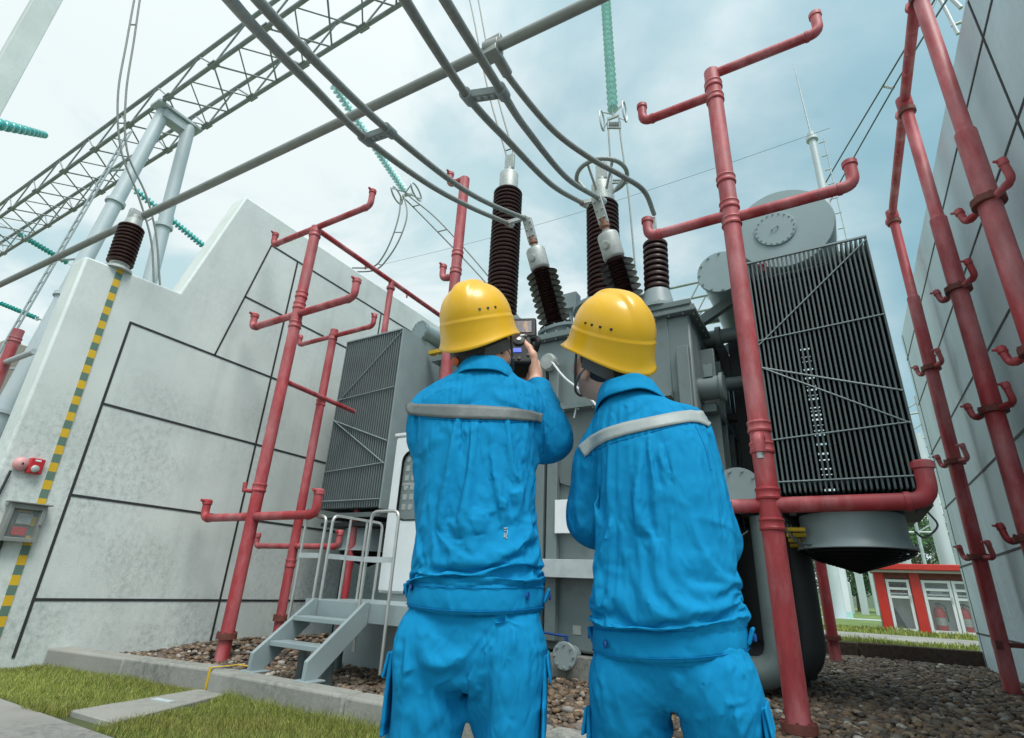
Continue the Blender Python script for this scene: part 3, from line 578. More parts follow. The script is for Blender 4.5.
ct = top+Vector((0, 0, .0)); m = MB(); m.lathe([(.10, 0), (.10, .05), (.05, .07), (.035, .12), (.035, .2)], ct, (0, 0, 1), 20); m.cbox(ct+Vector((0, 0, .30)), (.07, .035, .24)); part('terminal', m, 'cap', bu, bevel=.004); TT = ct+Vector((0, 0, .40))
# the two inclined bushings with alternating sheds
def tilted(base, top, r1, r2, nshed):
    base, top = Vector(base), Vector(top); d = top-base; full = d.length; ln = full*.52; h = full*.19; d.normalize(); q = Vector((0, 0, 1)).rotation_difference(d).to_matrix()
    m = MB(); m.lathe([(r1*1.3, -.34), (r1*1.3, -.06), (r1*1.7, -.06), (r1*1.7, -.02), (r1*1.25, -.01), (r1*1.0, .02)], base, d, 28); m.bolts(base-d*.02, d, r1*1.5, 10, .014, .02); b = part('bushing', m, 'lgrey', T)
    m = MB(); m.lathe(ribs(.02, ln, nshed, r1*.64, r1*1.42, r1*1.0, .13, .016), base, d, 40); part('shed_stack', m, 'porc', b)
    m = MB(); m.lathe([(r1*.75, ln), (r1*.86, ln+.02), (r1*.88, ln+.04), (r1*.88, ln+h-.03), (r1*.8, ln+h), (.05, ln+h+.005), (.055, ln+h+.06)], base, d, 28)
    e = base+d*(ln+h*.5)+q@Vector((-.03, -r1*.8, 0)); m.lathe([(.06, -.03), (.06, .03), (.05, .035), (.03, .034)], e, q@Vector((-.1, -1, 0)), 18); part('terminal_head', m, 'cap', b)
    m = MB(); m.tube([base+d*(ln+h), base+d*(full*.83)], .05, 16); m.tube([base+d*(full*.765), base+d*(full*.785)], .07, 16); part('stem', m, 'brass', b)
    m = MB(); cl = full*.21; c = base+d*(full-cl*.5); m.cbox(c, (.14, .06, cl), q)
    for i in (-1, 1):
        for k in range(3): p = c+q@Vector((i*.04, -.03, cl*(-.3+.3*k))); m.tube([p, p+q@Vector((0, -.025, 0))], .016, 6)
    part('terminal_clamp', m, 'cap', b, bevel=.006); return top
TQ = tilted(on_y(556, 327, 6.25), on_y(527, 219, 5.75), .165, .135, 20)
TS = tilted(on_y(636, 330, 6.25), on_y(596, 197, 5.65), .165, .135, 22)
# tall vertical bushings of the far row
def tall(pt, pr, Y, ztop_px, ring=False):
    b = on_y(pr[0], pr[1], Y); zt = on_y(pt[0], pt[1], Y).z; base = Vector((b.x, Y, TZ1+.09)); z0 = TZ1+.95; r = .275
    m = MB(); m.lathe([(.42, 0), (.42, .78), (.50, .78), (.50, .84), (.3, .86)], base, (0, 0, 1), 30); m.bolts((base.x, base.y, TZ1+.93), (0, 0, 1), .46, 14, .018, .03); o = part('bushing', m, 'lgrey', T)
    m = MB(); m.lathe(ribs(z0, zt, int((zt-z0)/.085), r*.80, r, None, .62), (base.x, base.y, 0), (0, 0, 1), 36); part('shed_stack', m, 'porc', o)
    m = MB(); m.lathe([(r*.6, zt), (r*.66, zt+.02), (r*.66, zt+.42), (r*.55, zt+.46), (.06, zt+.47), (.06, zt+.6)], (base.x, base.y, 0), (0, 0, 1), 26); m.cbox((base.x, base.y, zt+.75), (.2, .06, .36)); part('terminal', m, 'cap', o, bevel=.006)
    if ring:
        m = MB(); pts = [(base.x+.44*math.cos(k*PI/18), base.y+.44*math.sin(k*PI/18), zt+.62) for k in range(37)]; m.tube(pts, .038, 12, False)
        for k in range(6): a = k*PI/3+.3; m.tube([(base.x+.15*math.cos(a), base.y+.15*math.sin(a), zt+.2), (base.x+.43*math.cos(a), base.y+.43*math.sin(a), zt+.62)], .022, 8)
        part('grading_ring', m, 'alu', o)
    return Vector((base.x, base.y, zt+.92))
TP = tall((505, 194), (503, 280), 6.9, 0); TR = tall((601, 206), (604, 280), 7.1, 0, True)
# radiators: one finned pack, copied
def radiator(x0, x1, y0, z0, z1, depth, nf):
    m = MB(); m.box((x0-.02, y0+.012, z0-.12), (x1+.02, y0+depth-.01, z0-.06))
    rd = part('radiator', m, 'rgrey', T); m = MB(); p = (x1-x0)/(nf-1)
    for k in range(nf):
        x = x0+k*p
        m.box((x-.009, y0, z0), (x+.009, y0+depth, z1))
        m.tube([(x, y0, z0+.01), (x, y0, z1-.01)], .0105, 8); m.tube([(x, y0+depth, z0+.02), (x, y0+depth, z1-.02)], .012, 6)
    part('fin_pack', m, 'rgrey', rd)
    for (y, z) in ((.28, z1-.12), (.28, z0+.12), (depth-.3, z1-.12), (depth-.3, z0+.12)): part('header_pipe', MB().tube([(x0+.02, y0+y, z), (x1-.02, y0+y, z)], .045, 14), 'rgrey', rd)
    m = MB()
    h = z1-z0
    for (za, zb) in ((.60, .98), (.62, .645), (.50, .22), (.20, .225), (.04, .04)): m.tube([(x0, y0-.016, z0+h*(za if za != .50 else .50)), (x1, y0-.016, z0+h*zb)], .0075, 8)
    m.tube([(x0, y0-.016, z0+h*.5), (x1, y0-.016, z0+h*.34)], .009, 8)
    m.box((x0-.01, y0-.02, z1-.02), (x1+.01, y0+.01, z1))
    part('brace_rods', m, 'lgrey', rd); m = MB(); z = z0+.06
    while z < z1-.2: m.box((x0+.01, y0+depth*.45, z), (x1-.01, y0+depth*.45+.012, z+(hh := rnd.choice([.03, .05, .085]))) ); z += hh+rnd.choice([.010, .016, .024])  # fin spacers, with heights and gaps shaped to cut sky glare through fins
    part('spacer_fill_bars', m, 'rgrey', rd); return rd
RX0, RX1, RY = -.43, .74, 5.92
rr = radiator(RX0, RX1, RY, 1.92, 4.58, 2.0, 27)
lr = copy_tree(rr, T); lx = on_y(345, 347, 5.42).x; LS = on_y(402, 336, 5.42).x
lr.location = (LS-RX1+(0), 5.42-RY, -.06)
m = MB(); m.box((LS+.015, 5.40, 1.84), (LS+.04, 7.3, 4.52)); part('side_panel', m, 'lgrey', lr)
lr.children[-1].location = -Vector(lr.location) if False else (0, 0, 0)
# fans
def fan(c, r, depth):
    cx, cy, zt = c; m = MB()
    m.lathe([(r*.98, 0), (r, -.01), (r, -depth*.72), (r*1.03, -depth*.84), (r*1.13, -depth), (r*1.10, -depth-.008), (r*1.0, -depth*.84), (r*.96, -depth*.7), (r*.95, 0)], (cx, cy, zt), (0, 0, 1), 48, cap=False)
    f = part('fan', m, 'lgrey', T); m = MB()
    for k in range(15):
        q = 1-k/15; m.tube([(cx+r*1.05*q*math.cos(a*PI/18), cy+r*1.05*q*math.sin(a*PI/18), zt-depth-.03-.17*(k/15)**.75) for a in range(37)], .009, 6, False)
    for k in range(10):
        a = k*PI/5; m.tube([(cx+r*1.08*math.cos(a), cy+r*1.08*math.sin(a), zt-depth), (cx+r*.5*math.cos(a), cy+r*.5*math.sin(a), zt-depth-.13), (cx, cy, zt-depth-.21)], .007, 6)
    part('guard', m, 'black', f); m = MB(); m.lathe([(r*.90, 0), (r*.55, -.10), (r*.2, -.17), (.02, -.18)], (cx, cy, zt-depth-.0), (0, 0, 1), 30); m.cyl((cx, cy, zt-.05), (cx, cy, zt-depth-.12), r*.32, 24)
    for k in range(7):
        a = k*2*PI/7; u = Vector((math.cos(a), math.sin(a), 0)); w = Vector((-math.sin(a), math.cos(a), .5)); p = Vector((cx, cy, zt-depth*.6)); m.add([p+u*r*.3-w*.06, p+u*r*.9-w*.12, p+u*r*.9+w*.12, p+u*r*.3+w*.06], [(0, 1, 2, 3)])
    m.lathe([(r*.3, 0), (r*.94, 0)], (cx, cy, zt-.02), (0, 0, 1), 30, cap=False); part('blades', m, 'black', f); return f
fan((.13, 6.50, 1.76), .46, .33); fan((LS-.62, 5.95, 1.62), .36, .3)
m = MB(); m.box((RX0-.02, RY+.02, 1.765), (RX1+.02, RY+1.22, 1.815))
for x in (RX0+.05, RX1-.1): m.box((x, RY+.1, 1.72), (x+.06, RY+.18, 1.78))
part('fan_frame', m, 'dark', T); part('fan_frame', MB().box((LS-1.16, 5.5, 1.63), (LS, 6.6, 1.68)), 'dark', T)
m = MB()
for k in range(4): m.tube([(RX0-.02, RY+.25+.13*k, 1.60-.04*k), (RX0+.16, RY+.25+.13*k, 1.60-.04*k)], .022, 10)
part('yellow_sleeves', m, 'yellow', T)
m = MB()
for k in range(6):
    a = Vector((RX0-.03+.03*k, RY+.2+.1*k, 1.66)); m.tube(spline([a, a+Vector((.08, 0, -.16-.03*k)), a+Vector((.24, .05, -.2-.02*k)), a+Vector((.34, .1, -.04))], 6), .009, 8)
a = Vector((RX1, RY+.3, 1.75)); m.tube(spline([a, a+Vector((.05, .02, -.12)), a+Vector((-.06, .05, -.22)), a+Vector((-.12, .1, -.16))], 6), .009, 8)
a = on_y(697, 545, 6.0); m.tube(spline([on_y(734, 518, 6.1), on_y(715, 528, 6.1), on_y(701, 560, 6.1), on_y(700, 600, 6.1)], 8), .008, 8); m.tube(spline([on_y(748, 531, 6.1), on_y(733, 545, 6.1), on_y(720, 580, 6.1)], 8), .008, 8)
part('cables', m, 'wire', T)
# conservator and the smaller cylinder beside it
c = on_y(783, 229, 6.3); cr = .56
m = MB(); m.lathe([(cr*.5, -.03), (cr*.97, -.03), (cr, 0), (cr, 1.7), (cr*.97, 1.73), (cr*.3, 1.76)], c, (0, 1, 0), 56); co = part('conservator', m, 'consgrey', T)
mc = on_y(775, 229, 6.26); mr_ = .235
m = MB(); m.lathe([(mr_, 0), (mr_, .018), (mr_*.98, .022)], (mc.x, 6.27, mc.z), (0, -1, 0), 40); m.bolts((mc.x, 6.25, mc.z), (0, -1, 0), mr_*.9, 20, .010, .014); mh = part('manhole_cover', m, 'consgrey', co)
m = MB(); m.tube([(mc.x-.035, 6.25, mc.z-.012), (mc.x-.035, 6.22, mc.z-.012), (mc.x+.035, 6.22, mc.z+.006), (mc.x+.035, 6.25, mc.z+.006), ], .007, 8); part('handle', m, 'lgrey', mh)
m = MB()
for y in (6.6, 7.8): m.box((c.x-.4, y-.05, TZ1+.1), (c.x+.3, y+.05, c.z-cr*.75)); m.bar((c.x-.3, y, c.z-cr*.8), (TX1-.1, y, TZ1+.09), .1, .12)
m.bar((c.x+.3, 6.4, c.z-cr*.85), (c.x+.3, 8.0, c.z-cr*.85), .1, .1); m.bar((c.x-.35, 6.4, c.z-cr*.8), (c.x-.35, 8.0, c.z-cr*.8), .1, .1)
part('conservator_frame', m, 'tgrey', T)
s = on_y(721, 272, 6.25); sr = .285
m = MB(); m.lathe([(sr*.4, -.02), (sr*1.0, -.02), (sr*1.02, 0), (sr*1.02, .04), (sr*.9, .045), (sr*.9, 2.2), (sr*.3, 2.25)], s, (0, 1, 0), 40); m.bolts(s+Vector((0, -.02, 0)), (0, -1, 0), sr*.92, 12, .014, .018); part('small_conservator', m, 'consgrey', T)
s2 = on_y(420, 331, 5.85); m = MB(); m.lathe([(.05, -.02), (.175, -.02), (.18, .0), (.18, .04), (.145, .045), (.145, 1.5), (.05, 1.5)], s2, (.12, 1, 0), 36); m.bolts(s2+Vector((0, -.02, 0)), (-.12, -1, 0), .155, 12, .011, .015); part('pipe_end', m, 'consgrey', T)
# pipework between tank and right radiator
m = MB()
for (pxa, pya, pxb, pyb, y, r) in ((690, 342, 735, 330, 6.9, .10), (722, 385, 745, 380, 6.9, .085), (700, 322, 740, 312, 7.6, .05)):
    a, b = on_y(pxa, pya, y), on_y(pxb, pyb, y); b.z = a.z; m.tube([(TX1-.2, y, a.z), (RX0+.05, y, a.z)], r, 18)
    for q in (.25, .8): xx = TX1+(RX0-TX1)*q; m.lathe([(r, -.03), (r*1.4, -.03), (r*1.4, .03), (r, .03)], (xx, y, a.z), (1, 0, 0), 20)
m.tube([(TX1+.5, 6.5, 1.2), (TX1+.5, 6.5, 4.2)], .05, 12)
part('oil_pipe', m, 'tgrey', T)
q = on_y(712, 388, 6.25); m = MB(); m.lathe([(.02, -.22), (.14, -.2), (.14, .10), (.17, .10), (.17, .14), (.03, .14)], q, (1, 0, 0), 26); m.prism([(q.x-.06, q.z+.1), (q.x+.04, q.z+.1), (q.x+.04, q.z+.26), (q.x-.06, q.z+.26)], 'y', 6.13, 6.16); part('oil_pump', m, 'tgrey', T, bevel=.005)
q = on_y(738, 490, 6.1); m = MB(); m.lathe([(.05, -.02), (.235, -.02), (.24, 0), (.24, .03), (.19, .035), (.19, .9), (.05, .9)], q, (0, 1, 0), 36); m.bolts(q+Vector((0, -.02, 0)), (0, -1, 0), .2, 10, .015, .02); part('blind_flange', m, 'lgrey', T)
m = MB(); q0, q1 = on_y(768, 545, 6.35), on_y(764, 640, 6.35); pth = elbow((q0.x, 6.35, 1.75), (q0.x, 6.35, .27), (q0.x-1.0, 6.5, .27), .3, 10); m.tube(pth, .15, 24); part('elbow_pipe', m, 'tgrey', T)
m = MB(); pth = elbow((q0.x+.17, 6.8, 1.76), (q0.x+.17, 6.8, .34), (q0.x-1.0, 6.9, .34), .26, 10); m.tube(pth, .20, 24); m.box((TX1+.05, 6.9, .4), (q0.x+.1, 7.3, 1.7)); part('pump_housing', m, 'dark', T)
m = MB()
for (x, y) in ((TX1+.30, 7.3), (RX0-.12, 7.3), (TX1+.55, 8.0), (RX0-.1, 8.2)): m.box((x-.06, y-.06, .05), (x+.06, y+.06, 4.3))
m.bar((TX1+.1, 7.3, 4.25), (RX0-.05, 7.3, 2.2), .10, .14); m.bar((TX1+.1, 7.3, 2.3), (RX0-.05, 7.3, .5), .10, .12); m.box((TX1+.1, 7.25, 3.1), (RX0, 7.37, 3.2)); m.box((TX1+.1, 7.25, 1.9), (RX0, 7.37, 2.0)); m.box((TX1+.2, 8.3, .4), (RX0-.05, 8.5, 3.6))
part('support_frame', m, 'dark', T, bevel=.006)
m = MB()
for (px, py) in ((766, 283), (763, 268), (770, 300), (768, 312), (764, 292)):
    c_ = on_y(px, py, 6.2); m.lathe([(.018, -.05), (.045, -.045), (.045, -.03), (.018, -.02), (.018, .02), (.05, .03), (.05, .045)], c_, (rnd.uniform(-.3, .3), -.3, 1), 14)
part('red_valve', m, 'redgloss', T)
m = MB(); c_ = on_y(766, 278, 6.22); m.box((c_.x-.05, 6.21, c_.z-.008), (c_.x+.06, 6.25, c_.z+.012)); part('yellow_handle', m, 'yellow', T)
m = MB(); c_ = on_y(438, 352, 6.0); m.cbox((c_.x, 6.0, c_.z), (.3, .1, .06)); part('yellow_lever', m, 'yellow', T)

# ------------------------------------------------------------ control cabinet
q = on_y(397, 437, 4.95); q1 = on_y(386, 560, 4.95); x0 = q.x; x1 = x0+1.15; zt = q.z; zb = .82
t = thing('control_cabinet', ((x0+x1)/2, 5.2, .05), 'white control cabinet with a rounded glass window, half hidden by the left worker', 'cabinet')
wp = [(.0, .0), (.0, zt-zb), (x1-x0, zt-zb), (x1-x0, 0)]
m = MB(); m.box((x0, 4.97, zb), (x1, 5.6, zt)); m.box((x0-.02, 4.93, zt), (x1+.02, 5.62, zt+.04)); m.box((x0+.1, 5.05, .04), (x1-.1, 5.5, zb)); part('body', m, 'white', t, bevel=.008)
def rrect(x0, x1, z0, z1, r, n=8):
    out = []
    for (cx, cz, a0) in ((x1-r, z1-r, 0), (x0+r, z1-r, 90), (x0+r, z0+r, 180), (x1-r, z0+r, 270)):
        for k in range(n+1): a = R(a0+90*k/n); out.append((cx+r*math.cos(a), cz+r*math.sin(a)))
    return out
a = on_y(404, 455, 4.95); b = on_y(397, 516, 4.95); wx0 = (a.x+b.x)/2; wz1, wz0 = on_y(410, 451, 4.95).z, on_y(407, 521, 4.95).z
o_, i_ = rrect(x0+.03, x1-.03, zb+.03, zt-.03, .02), rrect(wx0, x1-.2, wz0, wz1, .13); n = len(o_)
m = MB(); vs = [(p[0], 4.93, p[1]) for p in o_]+[(p[0], 4.93, p[1]) for p in i_]+[(p[0], 4.968, p[1]) for p in o_]+[(p[0], 4.968, p[1]) for p in i_]
m.add(vs, [(k, (k+1) % n, n+(k+1) % n, n+k) for k in range(n)]+[(2*n+k, 2*n+(k+1) % n, (k+1) % n, k) for k in range(n)]+[(n+k, n+(k+1) % n, 3*n+(k+1) % n, 3*n+k) for k in range(n)]); part('door', m, 'white', t)
i2 = rrect(wx0+.015, x1-.215, wz0+.015, wz1-.015, .12); m = MB(); m.add([(p[0], 4.925, p[1]) for p in i_]+[(p[0], 4.925, p[1]) for p in i2]+[(p[0], 4.95, p[1]) for p in i_]+[(p[0], 4.95, p[1]) for p in i2], [(k, (k+1) % n, n+(k+1) % n, n+k) for k in range(n)]+[(n+k, n+(k+1) % n, 3*n+(k+1) % n, 3*n+k) for k in range(n)]+[(2*n+k, 2*n+(k+1) % n, (k+1) % n, k) for k in range(n)]); part('window_seal', m, 'black', t)
m = MB(); m.add([(p[0], 4.955, p[1]) for p in i2], [tuple(range(n))]); part('pane', m, 'glass', t)
m = MB(); m.box((wx0, 4.962, wz0), (x1-.2, 4.968, wz1)); part('instrument_panel', m, 'tgrey', t)
m = MB()
for r_ in range(6):
    z = wz1-.10-r_*.115
    for c in range(6):
        x = wx0+.08+c*.1
        if (r_+c) % 3 == 0: m.lathe([(.035, 0), (.035, .006)], (x, 4.962, z), (0, -1, 0), 16)
        else: m.box((x-.03, 4.957, z-.03), (x+.03, 4.963, z+.035))
m.box((wx0+.02, 4.956, wz1-.42), (x1-.22, 4.962, wz1-.39)); part('meters', m, 'cap', t)
# ------------------------------------------------------------ steps and railings
t = thing('access_steps', (-4.2, 3.6, .17), 'small grey steel steps with tube handrails leading up to the white cabinet', 'steps')
sx0, sx1 = -4.55, -3.86; ya, yb_ = 3.40, 4.0; za, zb_ = .18, .76
for x in (sx0, sx1):
    m = MB(); m.prism([(ya, za), (ya+.13, za), (yb_+.02, zb_-.19), (yb_+.02, zb_), (yb_-.03, zb_), (ya, za+.14)], 'x', x-.02, x+.02); m.box((x-.09, ya-.02, .168), (x+.09, ya+.16, .184)); part('stringer', m, 'lgrey', t, bevel=.005)
for k in range(2):
    f = (k+1)/2.9; y = ya+(yb_-ya)*f; z = za+(zb_-za)*f; m = MB(); m.box((sx0+.022, y-.06, z-.01), (sx1-.022, y+.13, z+.03)); part('tread', m, 'lgrey', t, bevel=.004)
m = MB(); m.box((-4.72, yb_+.03, .70), (-2.6, 4.9, .75)); m.box((-4.72, yb_+.025, .58), (-2.6, yb_+.035, .75)); part('platform', m, 'lgrey', t, bevel=.004)
for (x, y) in ((-4.32, 3.78), (-4.0, 3.78), (-4.65, 4.5), (-3.4, 4.5), (-2.7, 4.5)): part('support_leg', MB().cyl((x, y, .03), (x, y, .40 if y < 4 else .71), .05, 16), 'rgrey', t)
m = MB(); m.box((-4.95, 4.86, .03), (-2.65, 4.92, .70)); part('back_panel', m, 'lgrey', t, bevel=.005)
def urail(p0, p1, zt, zm, nposts=0, r=.016):
    p0, p1 = Vector(p0), Vector(p1); m = MB(); t0, t1 = Vector((p0.x, p0.y, zt)), Vector((p1.x, p1.y, zt))
    a = elbow(p0, t0, (t0+t1)/2, .08, 6)[:-1]; b = elbow((t0+t1)/2, t1, p1, .08, 6); m.tube(a+b[1:], r, 12); h_ = part('handrail', m, 'stainless', t)
    for k in range(nposts): f = (k+1)/(nposts+1); q = p0.lerp(p1, f); part('post', MB().tube([q, (q.x, q.y, zt)], r*.85, 10), 'stainless', h_)
    if zm: part('flat_rail', MB().bar((p0.x, p0.y-.018, zm), (p1.x, p1.y-.018, zm), .010, .05), 'galv', h_)
urail((-4.95, 4.05, .55), (-4.645, 4.05, .76), 1.56, 1.16)
urail((-4.60, 4.10, .75), (-4.60, 4.85, .75), 1.57, 1.16, 2)
urail((-3.93, 3.98, .35), (-3.58, 3.98, .20), 1.575, 1.13)

# ------------------------------------------------------------ conductors
def tw(name, paths, r, label, mt='cable', spacers=(), cat='conductor', group=None, closed=None):
    c = sum((Vector(p[-1]) for p in paths), Vector())/len(paths); t = thing(name, c, label, cat, group); curves = []
    for p in paths:
        s = spline(p, 12) if len(p) > 2 else [Vector(p[0]), Vector(p[1])]; curves.append(s); part('conductor', MB().tube(s, r, 12), mt, t)
    for f in spacers:
        m = MB(); a, b = [s[min(len(s)-1, int(f*(len(s)-1)))] for s in curves[:2]]
        if r > .02:
            d = (b-a).normalized(); tg = (curves[0][min(len(curves[0])-1, int(f*(len(curves[0])-1))+1)]-a).normalized(); up = d.cross(tg)
            for k in (-1, 1): m.bar(a+tg*.045*k-d*.03, b+tg*.045*k+d*.03, .03, .05, up=up)
            for q in (.2, .4, .6, .8): m.bar(a.lerp(b, q)-tg*.05, a.lerp(b, q)+tg*.05, .025, .03, up=up)
            for q in (a, b): m.tube([q-tg*.075, q+tg*.075], r*1.5, 14)
        else: m.tube([a, b], r*.8, 6)
        part('spacer', m, 'wire' if r < .02 else 'lattice', t)
    if closed:
        part('cross_bar', MB().bar(curves[0][-1], curves[1][-1]+(curves[1][-1]-curves[0][-1])*.1, .05, .06), 'cap', t)
        for s in curves: part('end_clamp', MB().tube([s[-1], s[-1]+(s[-1]-s[-2]).normalized()*.16], r*1.35, 14), 'cap', t)
        part('red_band', MB().lathe([(r*1.12, -.02), (r*1.14, .02)], curves[0][-1]-(curves[0][-1]-curves[0][-2]).normalized()*.02, (curves[0][-1]-curves[0][-2]), 14), 'redgloss', t)
    return t
def dep(pts, z0, z1, e=.8):
    n = len(pts); q = [on_z(p[0], p[1], z0+(z1-z0)*(k/(n-1))**e) for k, p in enumerate(pts)]; d = (q[0]-q[1]).normalized(); a = q[0]+d*.45; return [a+Vector((-.7, -7, -.3)), a+Vector((-.2, -2.2, -.2)), a+Vector((-.06, -.55, -.1)), a]+q
zQ, zS = TQ.z, TS.z
tw('twin_conductor', [dep([(205, -30), (256, 29), (310, 84), (366, 139), (428, 184), (470, 207), (507, 223)], 3.35, zQ, .9), dep([(240, -30), (258, 0), (325, 71), (389, 131), (454, 183), (490, 204), (524, 218)], 3.35, zQ, .9)], .034, 'pair of thick grey conductors sweeping down from the top left to the left inclined bushing', spacers=(.70,), closed=1)
tw('twin_conductor', [dep([(385, -40), (405, 0), (468, 97), (512, 145), (552, 185), (582, 203)], 3.5, zS, .9), dep([(425, -40), (445, 0), (502, 92), (527, 130), (567, 178), (600, 199)], 3.5, zS, .9)], .034, 'pair of thick grey conductors sweeping down from the top centre to the right inclined bushing', spacers=(.67,), closed=1)
bx = bus(on_y(486, 53, 2.5).x); c2 = [bx, on_z(511, 80, 5.2), on_z(553, 130, 5.35), on_z(590, 158, 5.45), on_z(622, 176, 5.55), on_z(644, 191, 5.6), on_y(654, 214, 6.15)]
tw('drop_conductor', [c2], .032, 'single thick grey conductor curving from the bus tube down to the small right bushing')
m = MB(); m.tube([bx+Vector((-.07, -.01, 0)), bx+Vector((.07, .01, 0))], .075, 18); m.cbox(bx+Vector((0, 0, -.06)), (.14, .12, .08)); e = c2[1]; m.tube([bx, bx.lerp(e, .8)], .05, 12); m.cbox(bx+Vector((0, 0, .09)), (.16, .05, .08))
single('bus_clamp', m, 'alu', 'cast metal clamp gripping the long bus tube at the top centre', 'clamp', bevel=.006)
# twin droppers from overhead
a0 = [on_y(455, -110, 6.9), on_y(462, -40, 6.9), on_y(474, 20, 6.9), on_y(488, 90, 6.9), TP+Vector((-.08, 0, .0))]; a1 = [on_y(465, -110, 6.9), on_y(472, -40, 6.9), on_y(482, 20, 6.9), on_y(496, 90, 6.9), TP+Vector((.08, 0, 0))]
tw('twin_dropper', [a0, a1], .017, 'twin dark wires dropping from the sky onto the tallest left bushing', 'cable', (.3, .62, .98), 'dropper wires', 'twin wires dropping to equipment')
lp = [(155, -100), (139, -25), (127, 40), (118, 95), (121, 150), (138, 195), (151, 240), (154, 284)]; lq = [(160, -100), (144, -25), (134, 40), (126, 95), (127, 150), (146, 195), (156, 235), (160, 286)]
tw('twin_dropper', [[on_x(p[0], p[1], -8.6) for p in lp], [on_x(p[0], p[1], -8.6) for p in lq]], .015, 'twin dark wires hanging in a bow before the lattice gantry, behind the pale firewall', 'cable', (.25, .5, .8), 'dropper wires', 'twin wires dropping to equipment')
YS = 10.5
tw('twin_dropper', [[on_y(608, 118, YS), on_y(609, 140, YS), on_y(614, 200, YS), on_y(628, 300, YS), on_y(640, 400, YS)], [on_y(619, 118, YS), on_y(621, 140, YS), on_y(629, 200, YS), on_y(638, 300, YS), on_y(648, 400, YS)]], .022, 'twin dark wires hanging below the pale teal insulator string at the top centre', 'cable', (.1, .14, .45), 'dropper wires', 'twin wires dropping to equipment')
ws = on_y(404, 196, 8.5)
tw('twin_dropper', [[ws+Vector((-.05, 0, 0)), on_y(430, 224, 9.0), on_y(486, 283, 9.6), on_y(520, 330, 10)], [ws+Vector((.12, 0, 0)), on_y(440, 222, 9.0), on_y(489, 277, 9.6), on_y(528, 330, 10)]], .02, 'twin dark wires running down right from the ringed teal insulator, behind the tall bushing', 'cable', (.15, .4, .72), 'dropper wires', 'twin wires dropping to equipment')
tw('jumper_loop', [[ws+Vector((-.12, 0, 0)), on_y(399, 215, 8.5), on_y(392, 238, 8.5), on_y(382, 258, 8.5), on_y(372, 267, 8.5), on_y(352, 268, 8.5)], [ws+Vector((.0, 0, 0)), on_y(407, 215, 8.5), on_y(400, 238, 8.5), on_y(388, 258, 8.5), on_y(375, 270, 8.5), on_y(352, 272, 8.5)]], .02, 'twin dark wire loop hanging from the ringed teal insulator towards the pale firewall', 'cable', (.35, .7), 'jumper wires')
# ------------------------------------------------------------ gantry
GZ = 12.0
t = thing('lattice_gantry', (-13.4, 4.4, 0), 'tall lattice steel gantry on two grey tube legs behind the pale firewall', 'gantry')
gx0, gx1 = -30., 1.0; yf, yb2 = 3.98, 5.0; hgt = .85
def latt(m, x0, x1, yf, yb, z, h, p, rc, rb):
    n = int(round((x1-x0)/p)); C_ = {'a': lambda x: (x, yf, z), 'b': lambda x: (x, yb, z), 'c': lambda x: (x, yf, z+h), 'd': lambda x: (x, yb, z+h)}
    for k in 'abcd': m.tube([C_[k](x0), C_[k](x1)], rc, 10)
    for k in range(n):
        xa, xb, xm = x0+k*p, x0+(k+1)*p, x0+(k+.5)*p
        for (s, e) in (('a', 'b'), ('a', 'c'), ('b', 'd')):
            m.tube([C_[s](xa), C_[e](xm)], rb, 6, False); m.tube([C_[e](xm), C_[s](xb)], rb, 6, False)
            if s+e == 'ab': m.tube([C_[e](xa), C_[s](xm)], rb*.8, 6, False); m.tube([C_[s](xm), C_[e](xb)], rb*.8, 6, False)
        for kk in 'ab': m.cbox(C_[kk](xa), (.26, .16, .03))
    return m
part('girder', latt(MB(), gx0, gx1, yf, yb2, GZ, hgt, 1.9, .052, .022), 'lattice', t)
top = Vector((-13.35, 4.40, GZ-.12))
f1 = on_x(90, 250, -13.3); f2 = on_x(150, 280, -13.2); d1_ = (f1-top); d2_ = (f2-top)
e1 = top+Vector((0, -.25, 0)); l1 = e1+(f1-e1)*((0-e1.z)/(f1.z-e1.z)); e2 = top+Vector((.1, .35, 0)); l2 = e2+(f2-e2)*((0-e2.z)/(f2.z-e2.z))
for (e, l_) in ((e1, l1), (e2, l2)):
    m = MB(); m.tube([l_, e], .15, 20)
    for f in (.30, .52, .74): p = l_.lerp(e, f); m.lathe([(.15, -.04), (.20, -.04), (.20, .04), (.15, .04)], p, e-l_, 22)
    part('leg', m, 'gantry', t)
m = MB(); m.cbox(top+Vector((.05, .05, .06)), (.42, 1.15, .08)); m.cbox(top+Vector((.05, .05, -.12)), (.3, .7, .25)); part('cap_plate', m, 'gantry', t, bevel=.01)
m = MB(); la, lb = e1+Vector((-.75, -.3, -.6)), l1+Vector((-.9, -.3, 0))
for s in (-.14, .14): m.tube([la+Vector((s, 0, 0)), lb+Vector((s, 0, 0))], .022, 6)
for k in range(46): p = la.lerp(lb, k/46); m.tube([p+Vector((-.14, 0, 0)), p+Vector((.14, 0, 0))], .012, 5)
for f in (.12, .36, .6): p = la.lerp(lb, f); m.tube([p, p+Vector((.75, .3, 0))], .025, 6)
part('ladder', m, 'latticelight', t)
# far lattice gantry between turret and conservator
q = on_y(716, 320, 34); t = thing('lattice_gantry', (q.x, 34, 0), 'distant lattice girder seen between the turret and the conservator', 'gantry')
qa = on_y(660, 322, 34); part('girder', latt(MB(), qa.x-6, qa.x+9.6, 33, 35, qa.z-.3, 2.2, 2.6, .09, .05), 'lattice', t)
m = MB()
for x in (qa.x-5, qa.x+8): part('leg', MB().tube([(x, 34, 0), (x, 34, qa.z)], .3, 12), 'gantry', t)
